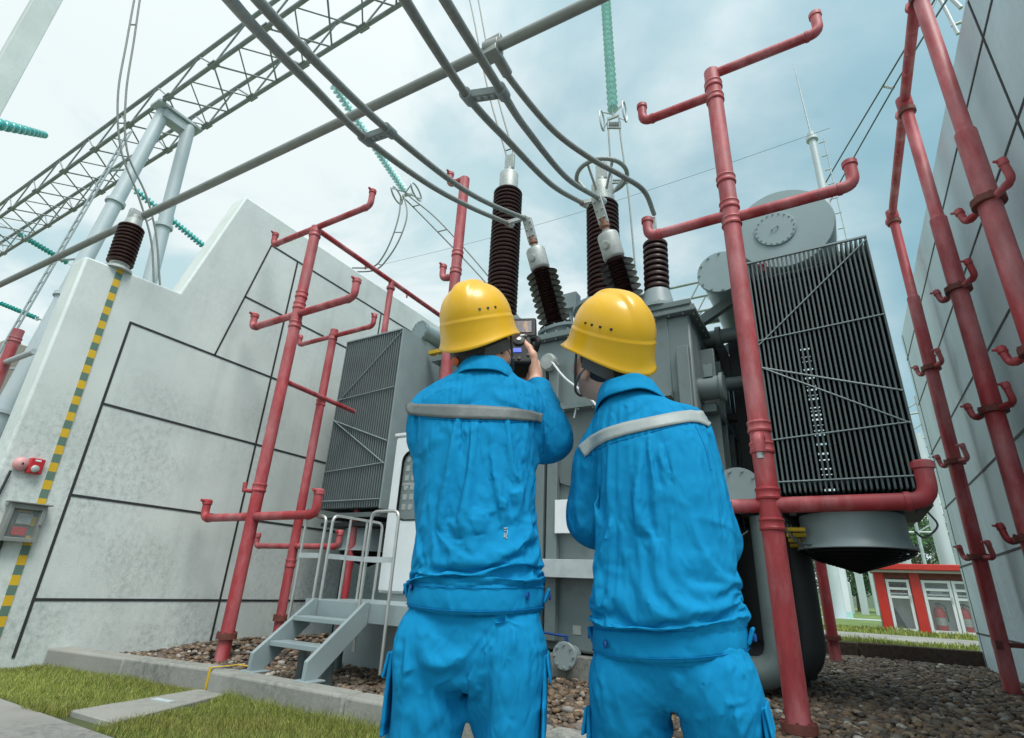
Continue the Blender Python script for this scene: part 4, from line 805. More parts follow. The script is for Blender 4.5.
# ------------------------------------------------------------ insulator strings
def string_(name, a, b, n, r, mt, label, ext0=0, ext1=.3, rings=False, group='teal insulator strings'):
    a, b = Vector(a), Vector(b); t = thing(name, a, label, 'insulator', group); d = (b-a); ln = d.length; pr = []; p = ln/n
    for k in range(n): z = k*p; pr += [(.028, z), (.03, z+p*.26), (r*.9, z+p*.42), (r, z+p*.5), (r*.9, z+p*.56), (.032, z+p*.62)]
    pr.append((.03, ln)); part('disc_string', MB().lathe(pr, a, d, 18), mt, t); u = d.normalized()
    m = MB(); m.tube([a-u*ext0, a], .022, 8); m.tube([b, b+u*ext1], .022, 8)
    if rings:
        sx = u.cross(Vector((0, 0, 1))); sx = Vector((1, 0, 0)) if sx.length < .1 else sx.normalized(); up = sx.cross(u)
        for s in (-1, 1):
            c = b+u*.15+sx*s*rings; part('ring', MB().tube([c+u*(.62*rings*1.7*math.cos(k*PI/12))+up*(.42*rings*1.3*math.sin(k*PI/12)) for k in range(25)], .025, 8, False), 'galv', t); m.tube([b+u*.1, c+u*rings], .018, 6); m.tube([b+u*.1, c-u*rings], .018, 6)
        m.bar(b+u*.2-sx*rings*.5, b+u*.2+sx*rings*.5, .06, .06)
    part('fittings', m, 'galv', t); return t
q0 = Vector((on_z(60, 140, GZ).x, yf, GZ)); 
string_('insulator_string', on_y(45, 135, 2.6), on_y(-15, 121, .9), 11, .085, 'teal', 'teal insulator string reaching out of the left edge above the lattice gantry', .6)
string_('insulator_string', on_y(19, 234, 6.0), on_y(68, 263, 7.6), 15, .13, 'teal', 'teal insulator string below the gantry, left of the grey tube legs', 1.0)
string_('insulator_string', on_y(135, 190, 6.2), on_y(206, 248, 9.4), 22, .14, 'teal', 'teal insulator string passing behind the pale firewall and the two tube legs', .8)
string_('insulator_string', on_y(0, 303, 8), on_y(39, 319, 9), 13, .13, 'teal', 'lowest teal insulator string at the left edge, beside the firewall', .6, .3, .16)
string_('insulator_string', on_y(333, 84, 5.2), on_y(404, 190, 8.5), 30, .11, 'paleteal', 'long pale teal insulator string slanting down behind the left pair of conductors', 1.0, .2, .30)
string_('insulator_string', on_y(604, -25, YS), on_y(613, 112, YS), 27, .15, 'paleteal', 'long pale teal insulator string hanging at the top centre', .3, .1, .32)
# fine wires and the far line at the right
m = MB(); q0, q1 = on_y(380, 265, 20), on_y(830, 128, 20); m.tube([q0.lerp(q1, k/20)+Vector((0, 0, -.5*math.sin(PI*k/20))) for k in range(21)], .008, 6); single('earth_wire', m, 'wire', 'very thin wire running across the sky behind the bushings to the mast', 'wire')
fa = [on_y(816, 205, 30), on_y(826, 182, 30), on_y(896, 64, 22), on_y(960, -42, 16)]; fb = [on_y(826, 212, 30), on_y(838, 186, 30), on_y(906, 66, 22), on_y(972, -40, 16)]
tw('twin_line', [fa, fb], .035, 'twin overhead wires rising to the top right behind the red risers', 'wire', (.3, .62), 'overhead wires')
t = thing('line_hardware', on_y(945, 12, 22), 'metal loops and clamps of the overhead line at the top right beside the shaded wall', 'line fitting'); m = MB()
m.tube(spline([on_y(922, -8, 22), on_y(919, 8, 22), on_y(924, 17, 22), on_y(932, 8, 22), on_y(938, -6, 22)], 6), .05, 8); m.tube([on_y(938, -5, 22), on_y(958, 34, 22)], .07, 8); m.tube([on_y(951, 26, 22), on_y(962, 22, 22)], .06, 8); m.tube([on_y(950, -3, 22), on_y(961, 8, 22)], .08, 8); part('loops', m, 'galv', t)
# lightning mast
q = on_y(815, 132, 26); qb = on_y(834, 240, 26); t = thing('lightning_mast', (qb.x, 26, .15), 'slim pale mast with a thin spike behind the round conservator', 'mast'); m = MB(); m.tube([(qb.x, 26, .15), (qb.x, 26, q.z)], [.22, .17], 16)
for z in (q.z-.4, q.z-4, q.z-7.5): m.lathe([(.18, -.1), (.28, -.1), (.28, .1), (.18, .1)], (qb.x, 26, z), (0, 0, 1), 16)
for k in range(16): m.tube([(qb.x+.25, 26, q.z-.8-k*.9), (qb.x+.55, 26, q.z-.8-k*.9)], .035, 6)
part('pole', m, 'gantry', t); m = MB(); m.tube([(qb.x, 26, q.z), (qb.x-.1, 26, on_y(797, 62, 26).z)], [.05, .02], 8); m.tube([(qb.x+.5, 26, q.z-14), (qb.x+.5, 26, q.z-.6)], .03, 6); part('spike', m, 'latticelight', t)
# inclined pale leg behind the right wall
a, b = on_y(916, 440, 24), on_y(948, 565, 24); d = b-a; t = thing('tube_leg', (b.x, 24, 0), 'slanted pale tube leg of a far gantry, seen between the fan and the shaded wall', 'gantry leg'); m = MB(); m.tube([a+d*(-(a.z-.1)/d.z) if d.z else b, a-d*.05], .22, 18); part('tube', m, 'gantry', t)
# faint gear in the gap right of the radiator
q = on_y(908, 430, 45); t = thing('switchgear_pole', (q.x, 45, .15), 'pale distant switchgear frame in the gap right of the right radiator', 'switchgear'); m = MB()
for dx in (-.8, .1, .9): m.tube([(q.x+dx, 45, .15), (q.x+dx, 45, on_y(908, 385, 45).z-abs(dx))], .10, 8)
zt_ = on_y(908, 385, 45).z
for k in range(6): z = zt_*(.35+.1*k); m.tube([(q.x-1.3, 45, z), (q.x+1.3, 45, z+.3*(k % 2))], .07, 6); m.tube([(q.x-.8, 45, z), (q.x+.9, 45, z+1.0)], .05, 6)
part('frame', m, 'latticelight', t)

# ------------------------------------------------------------ fire cabinet behind, right
fx0, fy, fz0 = .74, 20.3, .22
t = thing('fire_equipment_cabinet', (2.3, fy, fz0), 'low red tiled fire equipment shed with white glazed doors, behind the fan', 'fire cabinet')
fx1 = 4.4; fh = 1.62
for x in (fx0, fx0+.86, 3.6, fx1-.26): part('pillar', MB().box((x, fy, fz0-.02), (x+.24, fy+.3, fz0+fh)), 'tile', t, bevel=.006)
m = MB(); m.box((fx0, fy+.50, fz0), (fx1, fy+.8, fz0+fh)); m.box((fx0, fy+.05, fz0), (fx0+.03, fy+.8, fz0+fh)); m.box((fx1-.03, fy+.05, fz0), (fx1, fy+.8, fz0+fh)); m.box((fx0+.1, fy+.05, fz0), (fx1-.1, fy+.75, fz0+.06)); m.box((fx0+.1, fy+.1, fz0+1.03), (fx1-.1, fy+.75, fz0+1.07)); part('back_wall', m, 'white', t)
m = MB(); m.box((fx0+.1, fy+.02, fz0+fh-.16), (fx1-.1, fy+.28, fz0+fh)); part('lintel', m, 'rust', t)
m = MB(); m.box((fx0-.12, fy-.25, fz0+fh+.07), (fx1+.12, fy+1.0, fz0+fh+.24)); rf = part('roof', m, 'tile', t, bevel=.02); m = MB(); m.box((fx0-.06, fy-.2, fz0+fh), (fx1+.06, fy+.95, fz0+fh+.068)); part('eave', m, 'concrete_brown', rf)
for (a, b) in ((fx0+.26, fx0+.84), (fx0+1.12, fx0+1.80), (fx0+1.82, fx0+2.72)):
    m = MB(); z0, z1 = fz0+.06, fz0+fh-.18; w = .075
    m.box((a, fy+.04, z0), (a+w, fy+.08, z1)); m.box((b-w, fy+.04, z0), (b, fy+.08, z1))
    for z in (z0, fz0+.92, fz0+1.15, z1-w): m.box((a+w, fy+.042, z), (b-w, fy+.078, z+w*.9))
    dd = part('door', m, 'white', t, bevel=.004); part('pane', MB().box((a+w, fy+.058, z0+w), (b-w, fy+.062, z1-w)), 'glass', dd)
    part('handle', MB().box((b-w*.8, fy+.02, fz0+.85), (b-w*.3, fy+.04, fz0+1.0)), 'galv', dd)
def extinguisher(x, label):
    t = thing('fire_extinguisher', (x, fy+.30, fz0+.06), label, 'extinguisher', 'fire extinguishers in the red tiled shed'); z = fz0+.06; m = MB(); m.lathe([(.12, 0), (.135, .02), (.135, .55), (.11, .63), (.04, .68), (.04, .72)], (x, fy+.30, z), (0, 0, 1), 20); part('body', m, 'redgloss', t)
    m = MB(); m.cbox((x, fy+.30, z+.76), (.10, .05, .06)); m.tube([(x, fy+.2, z+.78), (x+.16, fy+.26, z+.7), (x+.17, fy+.26, z+.3)], .015, 6); part('valve', m, 'black', t)
    m = MB(); m.lathe([(.1365, .2), (.1365, .4)], (x, fy+.30, z), (0, 0, 1), 20, cap=False); part('label_band', m, 'cap', t)
extinguisher(fx0+1.42, 'red fire extinguisher standing alone behind the middle glazed door of the red tiled shed')
extinguisher(fx0+1.98, 'red fire extinguisher at the left jamb of the right glazed door of the tiled shed')
extinguisher(fx0+2.40, 'red fire extinguisher nearest the shaded wall in the red tiled shed')
m = MB(); q = (fx0+.55, fy+.4, fz0+1.07); 
for k in range(3): m.tube([(q[0]-.15+.15*k+.09*math.cos(a*PI/8), q[1], q[2]+.11+.09*math.sin(a*PI/8)) for a in range(17)], .035, 8, False)
single('fire_hose', m, 'redgloss', 'coiled dark red hoses on the shelf of the left door of the tiled shed', 'fire hose')
m = MB(); m.cbox((fx0+1.45, fy+.4, fz0+1.12), (.3, .2, .1)); m.cbox((fx0+1.42, fy+.4, fz0+1.2), (.1, .1, .08)); single('tool_box', m, 'white', 'small white box on the shelf behind the middle door of the tiled shed', 'box', bevel=.01)
m = MB(); m.cbox((fx0+2.25, fy+.4, fz0+1.12), (.35, .2, .08)); m.tube([(fx0+2.1, fy+.4, fz0+1.16), (fx0+2.2, fy+.4, fz0+1.24), (fx0+2.45, fy+.4, fz0+1.18)], .03, 8); single('hose_nozzle', m, 'dark', 'dark hose nozzle on the shelf behind the right door of the tiled shed', 'nozzle')
m = MB(); m.prism([(fx0+.34, fz0+.06), (fx0+.62, fz0+.06), (fx0+.36, fz0+.7)], 'y', fy+.3, fy+.5); single('sand_bag', m, 'dark', 'dark bag slumped in the lower left of the tiled shed', 'bag', bevel=.03)

# ------------------------------------------------------------ far background: pillar, gear, trees, hill
q0, q1 = on_y(829, 578, 36), on_y(846, 578, 36)
t = thing('concrete_pier', ((q0.x+q1.x)/2, 36, .15), 'broad white pier with a teal foot on the lawn, under the fan', 'pier')
part('shaft', MB().box((q0.x, 36, .5), (q1.x, 37.2, 7)), 'white', t, bevel=.02); part('foot', MB().box((q0.x-.02, 35.98, .1), (q1.x+.02, 37.2, .5)), 'paleteal', t)
q = on_y(862, 590, 50); t = thing('switchgear_cabinet', (q.x, 50, .15), 'pale grey switchgear with pipes on the lawn beside the white pier', 'switchgear'); m = MB()
for k in range(5): x = q.x-1.2+k*.9; m.box((x, 50, .15), (x+.5, 50.5, 2.4+1.4*((k*7) % 3)/2)); m.cyl((x+.25, 50.2, 2.4), (x+.25, 50.2, 5.2), .14, 10)
m.tube([(q.x-1.5, 50, 4.3), (q.x+3, 50, 4.3)], .12, 8); part('housing', m, 'gantry', t, bevel=.03)
for k, (px, lab) in enumerate(((752, 'pale post furthest left on the far lawn under the fan'), (765, 'pale post with a crossbar on the far lawn, second from the left'), (778, 'pale post on the far lawn behind the black cable drop'), (790, 'pale post on the far lawn nearest the thick red pipe'), (802, 'pale post on the far lawn just right of the thick red pipe'), (813, 'pale post on the far lawn beside the thin dark red pipe'))):
    y = 42+3*(k % 3); q = on_y(px, 600, y); t = thing('equipment_post', (q.x, y, .15), lab, 'post', 'pale equipment posts on the far lawn'); m = MB(); m.tube([(q.x, y, .15), (q.x, y, 4.4+.4*(k % 2))], .16, 10); m.cbox((q.x, y, .35), (.6, .6, .5)); part('shaft', m, 'gantry', t)
    m = MB(); m.lathe(ribs(4.4, 6.2, 8, .12, .2, None, .5), (q.x, y, 0), (0, 0, 1), 14); part('insulator', m, 'porc', t)
m = MB(); q = on_y(806, 560, 8.2); m.tube([q, on_y(807, 596, 8.2)], .012, 6); m.cbox(on_y(807, 597, 8.2), (.16, .06, .05)); m.tube([on_y(808, 600, 8.2), on_y(811, 614, 8.2)], .02, 6); single('cable_drop', m, 'black', 'black cable with a clamp hanging below the transformer, left of the fan', 'cable')
def tree(x, y, h, r, label):
    t = thing('tree', (x, y, .15), label, 'tree', 'trees behind the tiled shed'); m = MB(); m.tube([(x, y, 0), (x+.05, y, h*.3), (x-.1, y, h*.75)], [.22, .16, .05], 8)
    for k in range(6): a = rnd.uniform(0, 6.28); z = h*rnd.uniform(.3, .6); m.tube([(x, y, z), (x+r*.7*math.cos(a), y+r*.7*math.sin(a), z+h*.22)], [.08, .02], 6)
    part('trunk', m, 'bark', t); vs, fs, tt = [], [], []
    cl = [(x+rnd.gauss(0, r*.45), y+rnd.gauss(0, r*.45), h*rnd.uniform(.38, .98), r*rnd.uniform(.25, .5)) for _ in range(26)]
    for (cx, cy, cz, cr) in cl:
        g = np.array((.035, .085, .028))*rnd.uniform(.7, 1.9)
        for _ in range(150):
            v = Vector((rnd.gauss(0, 1), rnd.gauss(0, 1), rnd.gauss(0, .8))).normalized()*cr*rnd.random()**.4; p = Vector((cx, cy, cz))+v; a = Vector((rnd.gauss(0, 1), rnd.gauss(0, 1), rnd.gauss(0, 1))).normalized(); b = a.orthogonal().normalized(); s = rnd.uniform(.09, .2)
            o = len(vs); vs += [tuple(p-a*s), tuple(p+b*s*.5), tuple(p+a*s), tuple(p-b*s*.5)]; fs.append((o, o+1, o+2, o+3)); tt += [g*rnd.uniform(.8, 1.25)]*4
    L0 = Vector((x, y, .15)); me = bpy.data.meshes.new('crown'); me.from_pydata([tuple(Vector(v)-L0) for v in vs], [], fs); me.materials.append(Mt['leaf']); at = me.attributes.new('tint', 'FLOAT_COLOR', 'POINT'); at.data.foreach_set('color', np.c_[np.array(tt), np.ones(len(tt))].astype(np.float32).ravel()); o = bpy.data.objects.new('crown', me); COL.objects.link(o); o.parent = t
for k, (px, y, h, r, lab) in enumerate(((925, 60, 9.2, 3.6, 'rounded green tree behind the slanted pale leg'), (905, 66, 8, 3.2, 'green tree above the red shed roof beside the fan'), (948, 64, 8.5, 3.4, 'green tree touching the edge of the shaded wall'), (880, 62, 6.5, 3.4, 'green tree behind the pale switchgear under the fan'), (858, 70, 6.2, 3.0, 'smaller green tree right of the white pier'), (800, 74, 5.5, 3.0, 'low green tree behind the pale posts'), (770, 72, 5.2, 3.0, 'low green tree at the far left of the posts'))):
    q = on_y(px, 600, y); tree(q.x, y, h, r, lab)
hv, hf = [], []
for i in range(61):
    for j in range(8):
        x = -300+10*i; y = 150+j*22; hv.append((x, y, max(-1, 9*math.sin(j/7*PI*.5)*(1+.35*math.sin(x*.03)+.2*math.sin(x*.11)))))
for i in range(60):
    for j in range(7): hf.append((i*8+j, (i+1)*8+j, (i+1)*8+j+1, i*8+j+1))
struct('hill', MB().add(hv, hf), 'hill', smooth=180)
# ------------------------------------------------------------ people: surfaces grown from distance fields
class Vol:
    def __init__(s, lo, hi, h):
        s.lo = np.array(lo, float); s.h = h; s.n = np.ceil((np.array(hi)-s.lo)/h).astype(int)+1; s.F = np.full(s.n, .2, np.float32)
        s.ax = [s.lo[i]+h*np.arange(s.n[i]) for i in range(3)]
    def sub(s, lo, hi):
        a = np.clip(np.floor((np.array(lo)-s.lo)/s.h).astype(int), 0, s.n); b = np.clip(np.ceil((np.array(hi)-s.lo)/s.h).astype(int)+1, 0, s.n)
        sl = tuple(slice(a[i], b[i]) for i in range(3)); x = [s.ax[i][sl[i]] for i in range(3)]
        return sl, x[0][:, None, None], x[1][None, :, None], x[2][None, None, :]
    def un(s, sl, d, k):
        a = s.F[sl]
        if a.size == 0: return
        if k <= 0: s.F[sl] = np.minimum(a, d); return
        h = np.clip(.5+.5*(a-d)/k, 0, 1); s.F[sl] = a*(1-h)+d*h-k*h*(1-h)
    def rc(s, a, b, r1, r2, k=.02):
        a = np.array(a, float); b = np.array(b, float); m = max(r1, r2)+k+.04; sl, x, y, z = s.sub(np.minimum(a, b)-m, np.maximum(a, b)+m)
        ab = b-a; L2 = max(ab@ab, 1e-9); t = np.clip(((x-a[0])*ab[0]+(y-a[1])*ab[1]+(z-a[2])*ab[2])/L2, 0, 1)
        d = np.sqrt((x-a[0]-t*ab[0])**2+(y-a[1]-t*ab[1])**2+(z-a[2]-t*ab[2])**2)-(r1+(r2-r1)*t); s.un(sl, d, k)
    def chain(s, pts, rs, k=.015):
        for i in range(len(pts)-1): s.rc(pts[i], pts[i+1], rs[i], rs[i+1], k)
    def ell(s, c, r, k=.02, rot=None):
        c = np.array(c, float); r = np.array(r, float); m = r.max()+k+.03; sl, x, y, z = s.sub(c-m, c+m); q = [x-c[0], y-c[1], z-c[2]]
        if rot is not None: q = [rot[0][i]*q[0]+rot[1][i]*q[1]+rot[2][i]*q[2] for i in range(3)]
        k0 = np.sqrt((q[0]/r[0])**2+(q[1]/r[1])**2+(q[2]/r[2])**2); k1 = np.sqrt((q[0]/r[0]**2)**2+(q[1]/r[1]**2)**2+(q[2]/r[2]**2)**2)+1e-6; s.un(sl, k0*(k0-1)/k1, k)
    def loft(s, tab, k=.02, e=2.4):
        T_ = np.array(tab, float); zs = T_[:, 0]; sl, x, y, z = s.sub((-9, -9, zs[0]-.03), (9, 9, zs[-1]+.03)); zz = np.clip(s.ax[2][sl[2]], zs[0], zs[-1])
        cx, wx, cy, wy = [np.interp(zz, zs, T_[:, i])[None, None, :] for i in (1, 2, 3, 4)]
        q = (np.abs((x-cx)/wx)**e+np.abs((y-cy)/wy)**e)**(1/e); d = (q-1)*np.minimum(wx, wy)
        over = np.maximum(zs[0]-s.ax[2][sl[2]], s.ax[2][sl[2]]-zs[-1])[None, None, :]; s.un(sl, np.maximum(d, over), k)
    def cut(s, f): x, y, z = s.ax[0][:, None, None], s.ax[1][None, :, None], s.ax[2][None, None, :]; s.F = np.maximum(s.F, f(x, y, z)).astype(np.float32)
    def back(s, W2, ylim=.03, soft=.05):
        # 2-D relief W2[x,z] pressed into the surface on the back side (y < ylim)
        m = np.clip((ylim-s.ax[1])/soft, 0, 1)[None, :, None]; s.F = s.F-W2[:, None, :]*m
    def grid2(s): return s.ax[0][:, None], s.ax[2][None, :]
    def mesh(s, smooth=2):
        F = s.F; n = s.n; S = F < 0; I = np.zeros(n-1, bool); c0 = S[:-1, :-1, :-1]; idx = None
        cs = [S[i:n[0]-1+i, j:n[1]-1+j, k:n[2]-1+k] for i in (0, 1) for j in (0, 1) for k in (0, 1)]; tot = sum(c.astype(np.int8) for c in cs); act = (tot > 0) & (tot < 8)
        A = np.argwhere(act); num = np.full(n-1, -1, np.int64); num[act] = np.arange(len(A))
        acc = np.zeros((len(A), 3)); cnt = np.zeros(len(A)); off = [(i, j, k) for i in (0, 1) for j in (0, 1) for k in (0, 1)]
        val = [F[A[:, 0]+o[0], A[:, 1]+o[1], A[:, 2]+o[2]].astype(float) for o in off]
        for a in range(8):
            for b in range(a+1, 8):
                d = np.array(off[b])-np.array(off[a])
                if np.abs(d).sum() != 1: continue
                va, vb = val[a], val[b]; m = (va < 0) != (vb < 0); t = np.where(m, va/(va-vb+1e-12), 0); acc += np.where(m[:, None], np.array(off[a])+t[:, None]*d, 0); cnt += m
        V = s.lo+(A+acc/cnt[:, None])*s.h; quads = []
        for ax in range(3):
            o1, o2 = [i for i in range(3) if i != ax]; sa = [slice(None)]*3; sb = [slice(None)]*3; sa[ax] = slice(0, -1); sb[ax] = slice(1, None)
            a_, b_ = S[tuple(sa)], S[tuple(sb)]; E = np.argwhere(a_ != b_); ok = (E[:, o1] > 0) & (E[:, o2] > 0) & (E[:, o1] < n[o1]-1) & (E[:, o2] < n[o2]-1); E = E[ok]; ins = a_[tuple(E.T)]
            def g(d1, d2): q = E.copy(); q[:, o1] -= d1; q[:, o2] -= d2; return num[tuple(q.T)]
            Q = np.stack([g(1, 1), g(0, 1), g(0, 0), g(1, 0)], 1); fl = ins if ax != 1 else ~ins; Q[~fl] = Q[~fl][:, ::-1]; quads.append(Q)
        Q = np.concatenate(quads); Q = Q[(Q >= 0).all(1)]
        for _ in range(smooth):
            a2 = np.zeros_like(V); c2 = np.zeros(len(V))
            for i in range(4):
                u, w = Q[:, i], Q[:, (i+1) % 4]
                for d in range(3): a2[:, d] += np.bincount(u, V[w, d], len(V))+np.bincount(w, V[u, d], len(V))
                c2 += np.bincount(u, minlength=len(V))+np.bincount(w, minlength=len(V))
            V = V*.5+.5*a2/np.maximum(c2, 1)[:, None]
        return V, Q
def obj_vq(name, V, Q, mt, parent): return raw_obj(name, V.tolist(), Q.tolist(), Mt[mt], parent, None, 180, False)
def seg2(gx, gz, a, b):
    ax, az = a; bx, bz = b; dx, dz = bx-ax, bz-az; L2 = dx*dx+dz*dz+1e-9; t = np.clip(((gx-ax)*dx+(gz-az)*dz)/L2, 0, 1); ex, ez = gx-ax-t*dx, gz-az-t*dz
    return np.sqrt(ex*ex+ez*ez), t, np.sign(dx*ez-dz*ex)
def fold(W2, gx, gz, pts, amp, w, side=1, boost=1.0):
    # a crease: steep on one side of the crest, running out slowly on the other
    n = len(pts)-1; best = None
    for i in range(n):
        d, t, s_ = seg2(gx, gz, pts[i], pts[i+1]); q = (i+t)/n
        if best is None: best, par, sg = d.copy(), q+0*d, s_+0*d
        else: m = d < best; best = np.where(m, d, best); par = np.where(m, q, par); sg = np.where(m, s_, sg)
    ta = np.clip(np.sin(np.clip(par, 0, 1)*PI), 0, 1)**.6; s = best*np.where(sg == 0, 1, sg)*side
    pr = np.where(s > 0, np.exp(-(np.abs(s)/(w*.75))**1.2), np.exp(-(np.abs(s)/(w*2.1))**1.5))-.55*np.exp(-((s-1.6*w)/(.9*w))**2)
    W2 += boost*amp*ta*pr
def strokes(W2, gx, gz, seed, n, x0, x1, z0, z1, ang, spread, ln, amp, w):
    r = np.random.RandomState(seed)
    for _ in range(n):
        x, z, a, l_ = r.uniform(x0, x1), r.uniform(z0, z1), r.normal(ang, spread), r.uniform(.4, 1.2)*ln; bend = r.normal(0, .25)
        p = [(x, z), (x+math.cos(a)*l_*.5, z+math.sin(a)*l_*.5), (x+math.cos(a)*l_*.5+math.cos(a+bend)*l_*.5, z+math.sin(a)*l_*.5+math.sin(a+bend)*l_*.5)]
        fold(W2, gx, gz, p, 1.5*amp*r.uniform(.4, 1.3)*r.choice([-1, 1]), w*r.uniform(.7, 1.5), r.choice([-1, 1]))
def noise2(gx, gz, seed, amp, sx, sz, rot=0):
    r = np.random.RandomState(seed); out = 0*gx+0*gz; c, s_ = math.cos(rot), math.sin(rot); u = gx*c+gz*s_; v = -gx*s_+gz*c
    for k in range(7):
        fu, fv = r.uniform(.5, 1.6)*sx, r.uniform(.5, 1.6)*sz; p1, p2, p3 = r.uniform(0, 6.3, 3); out = out+np.sin(u*fu+p1+1.6*np.sin(v*fv*.8+p3))*np.sin(v*fv+p2+1.3*np.sin(u*fu*.6+p1))
    out = out/3.0; return amp*(np.sign(out)*np.abs(out)**.8)
def hand(vol, W_, d, n, s, curl=1.0, thumb=None, sc=1.0):
    W_, d, n, s = [np.array(v, float) for v in (W_, d, n, s)]; d, n, s = nz(d), nz(n), nz(s)
    for o in (-.030, -.010, .010, .030): vol.rc(W_+d*.012*sc+s*o*.55*sc, W_+d*.085*sc+s*o*sc, .016*sc, .013*sc, .012)
    vol.ell(W_+d*.045*sc+n*.006, (.024*sc,)*3, .02)
    for o, l in zip((.031, .0105, -.0105, -.031), (.92, 1.0, .95, .76)):
        p = W_+d*.088*sc+s*o*sc; a = 0; pts = [p]
        for ln, cu in ((.044, .75), (.028, .95), (.022, .7)): a += cu*curl; p = p+(d*math.cos(a)+n*math.sin(a))*ln*l*sc; pts.append(p)
        vol.chain(pts, [.0098*sc, .0088*sc, .0080*sc, .0070*sc], .003)
    if thumb is None: thumb = [W_+s*.022*sc+d*.02*sc, W_+s*.048*sc+d*.055*sc+n*.02*sc, W_+s*.045*sc+d*.085*sc+n*.035*sc, W_+s*.035*sc+d*.105*sc+n*.045*sc]
    vol.chain(thumb, [.017*sc, .0125*sc, .0105*sc, .0085*sc], .008)
def drape(V, Q, pin, collider, root, frames=16, grow=.08, bend=.9, mass=.22, tens=14, grav=.55, thick=.004):
    # let the cut cloth settle: a little more cloth than body, held at its seams, sagging and buckling over the body
    me = bpy.data.meshes.new('cloth_rest'); me.from_pydata(V.tolist(), [], Q.tolist()); o = bpy.data.objects.new('cloth_rest', me); COL.objects.link(o); o.matrix_world = Matrix.Translation(root.location)@Matrix.Rotation(root.rotation_euler.z, 4, 'Z')
    g = o.vertex_groups.new(name='pin')
    wt = pin(V[:, 0], V[:, 1], V[:, 2]); lv = np.round(np.clip(wt, 0, 1)*10)/10
    for k in np.unique(lv):
        if k > 0: g.add(np.nonzero(lv == k)[0].tolist(), float(k), 'REPLACE')
    cm = collider.modifiers.new('collide', 'COLLISION'); collider.collision.thickness_outer = thick; collider.collision.thickness_inner = .02; collider.collision.cloth_friction = 6
    m = o.modifiers.new('cloth', 'CLOTH'); s = m.settings; s.quality = 6; s.mass = mass; s.tension_stiffness = tens; s.compression_stiffness = tens; s.shear_stiffness = tens*.4; s.bending_stiffness = bend; s.tension_damping = 8; s.compression_damping = 8; s.shear_damping = 6; s.bending_damping = .6; s.air_damping = 3
    s.vertex_group_mass = 'pin'; s.pin_stiffness = 1.0; s.shrink_min = -grow; s.effector_weights.gravity = grav
    c = m.collision_settings; c.use_collision = True; c.collision_quality = 3; c.distance_min = thick; c.use_self_collision = False
    m.point_cache.frame_start = 1; m.point_cache.frame_end = frames+2
    for f in range(1, frames+1): SC.frame_set(f)
    dg = bpy.context.evaluated_depsgraph_get(); ev = o.evaluated_get(dg); em = ev.to_mesh(); out = np.empty(len(em.vertices)*3, np.float32); em.vertices.foreach_get('co', out); ev.to_mesh_clear(); SC.frame_set(1)
    bpy.data.objects.remove(o); bpy.data.meshes.remove(me); collider.modifiers.remove(cm)
    return out.reshape(-1, 3).astype(float)
def refine(V, Q, it=1):
    # one Catmull-Clark style step so that the draped cloth is smooth
    me = bpy.data.meshes.new('t'); me.from_pydata(V.tolist(), [], Q.tolist()); o = bpy.data.objects.new('t', me); COL.objects.link(o); s = o.modifiers.new('s', 'SUBSURF'); s.levels = it; s.render_levels = it
    dg = bpy.context.evaluated_depsgraph_get(); ev = o.evaluated_get(dg); em = ev.to_mesh(); v = np.empty(len(em.vertices)*3, np.float32); em.vertices.foreach_get('co', v); q = np.empty(len(em.polygons)*4, np.int32); em.polygons.foreach_get('vertices', q); ev.to_mesh_clear(); bpy.data.objects.remove(o); bpy.data.meshes.remove(me)
    return v.reshape(-1, 3).astype(float), q.reshape(-1, 4)
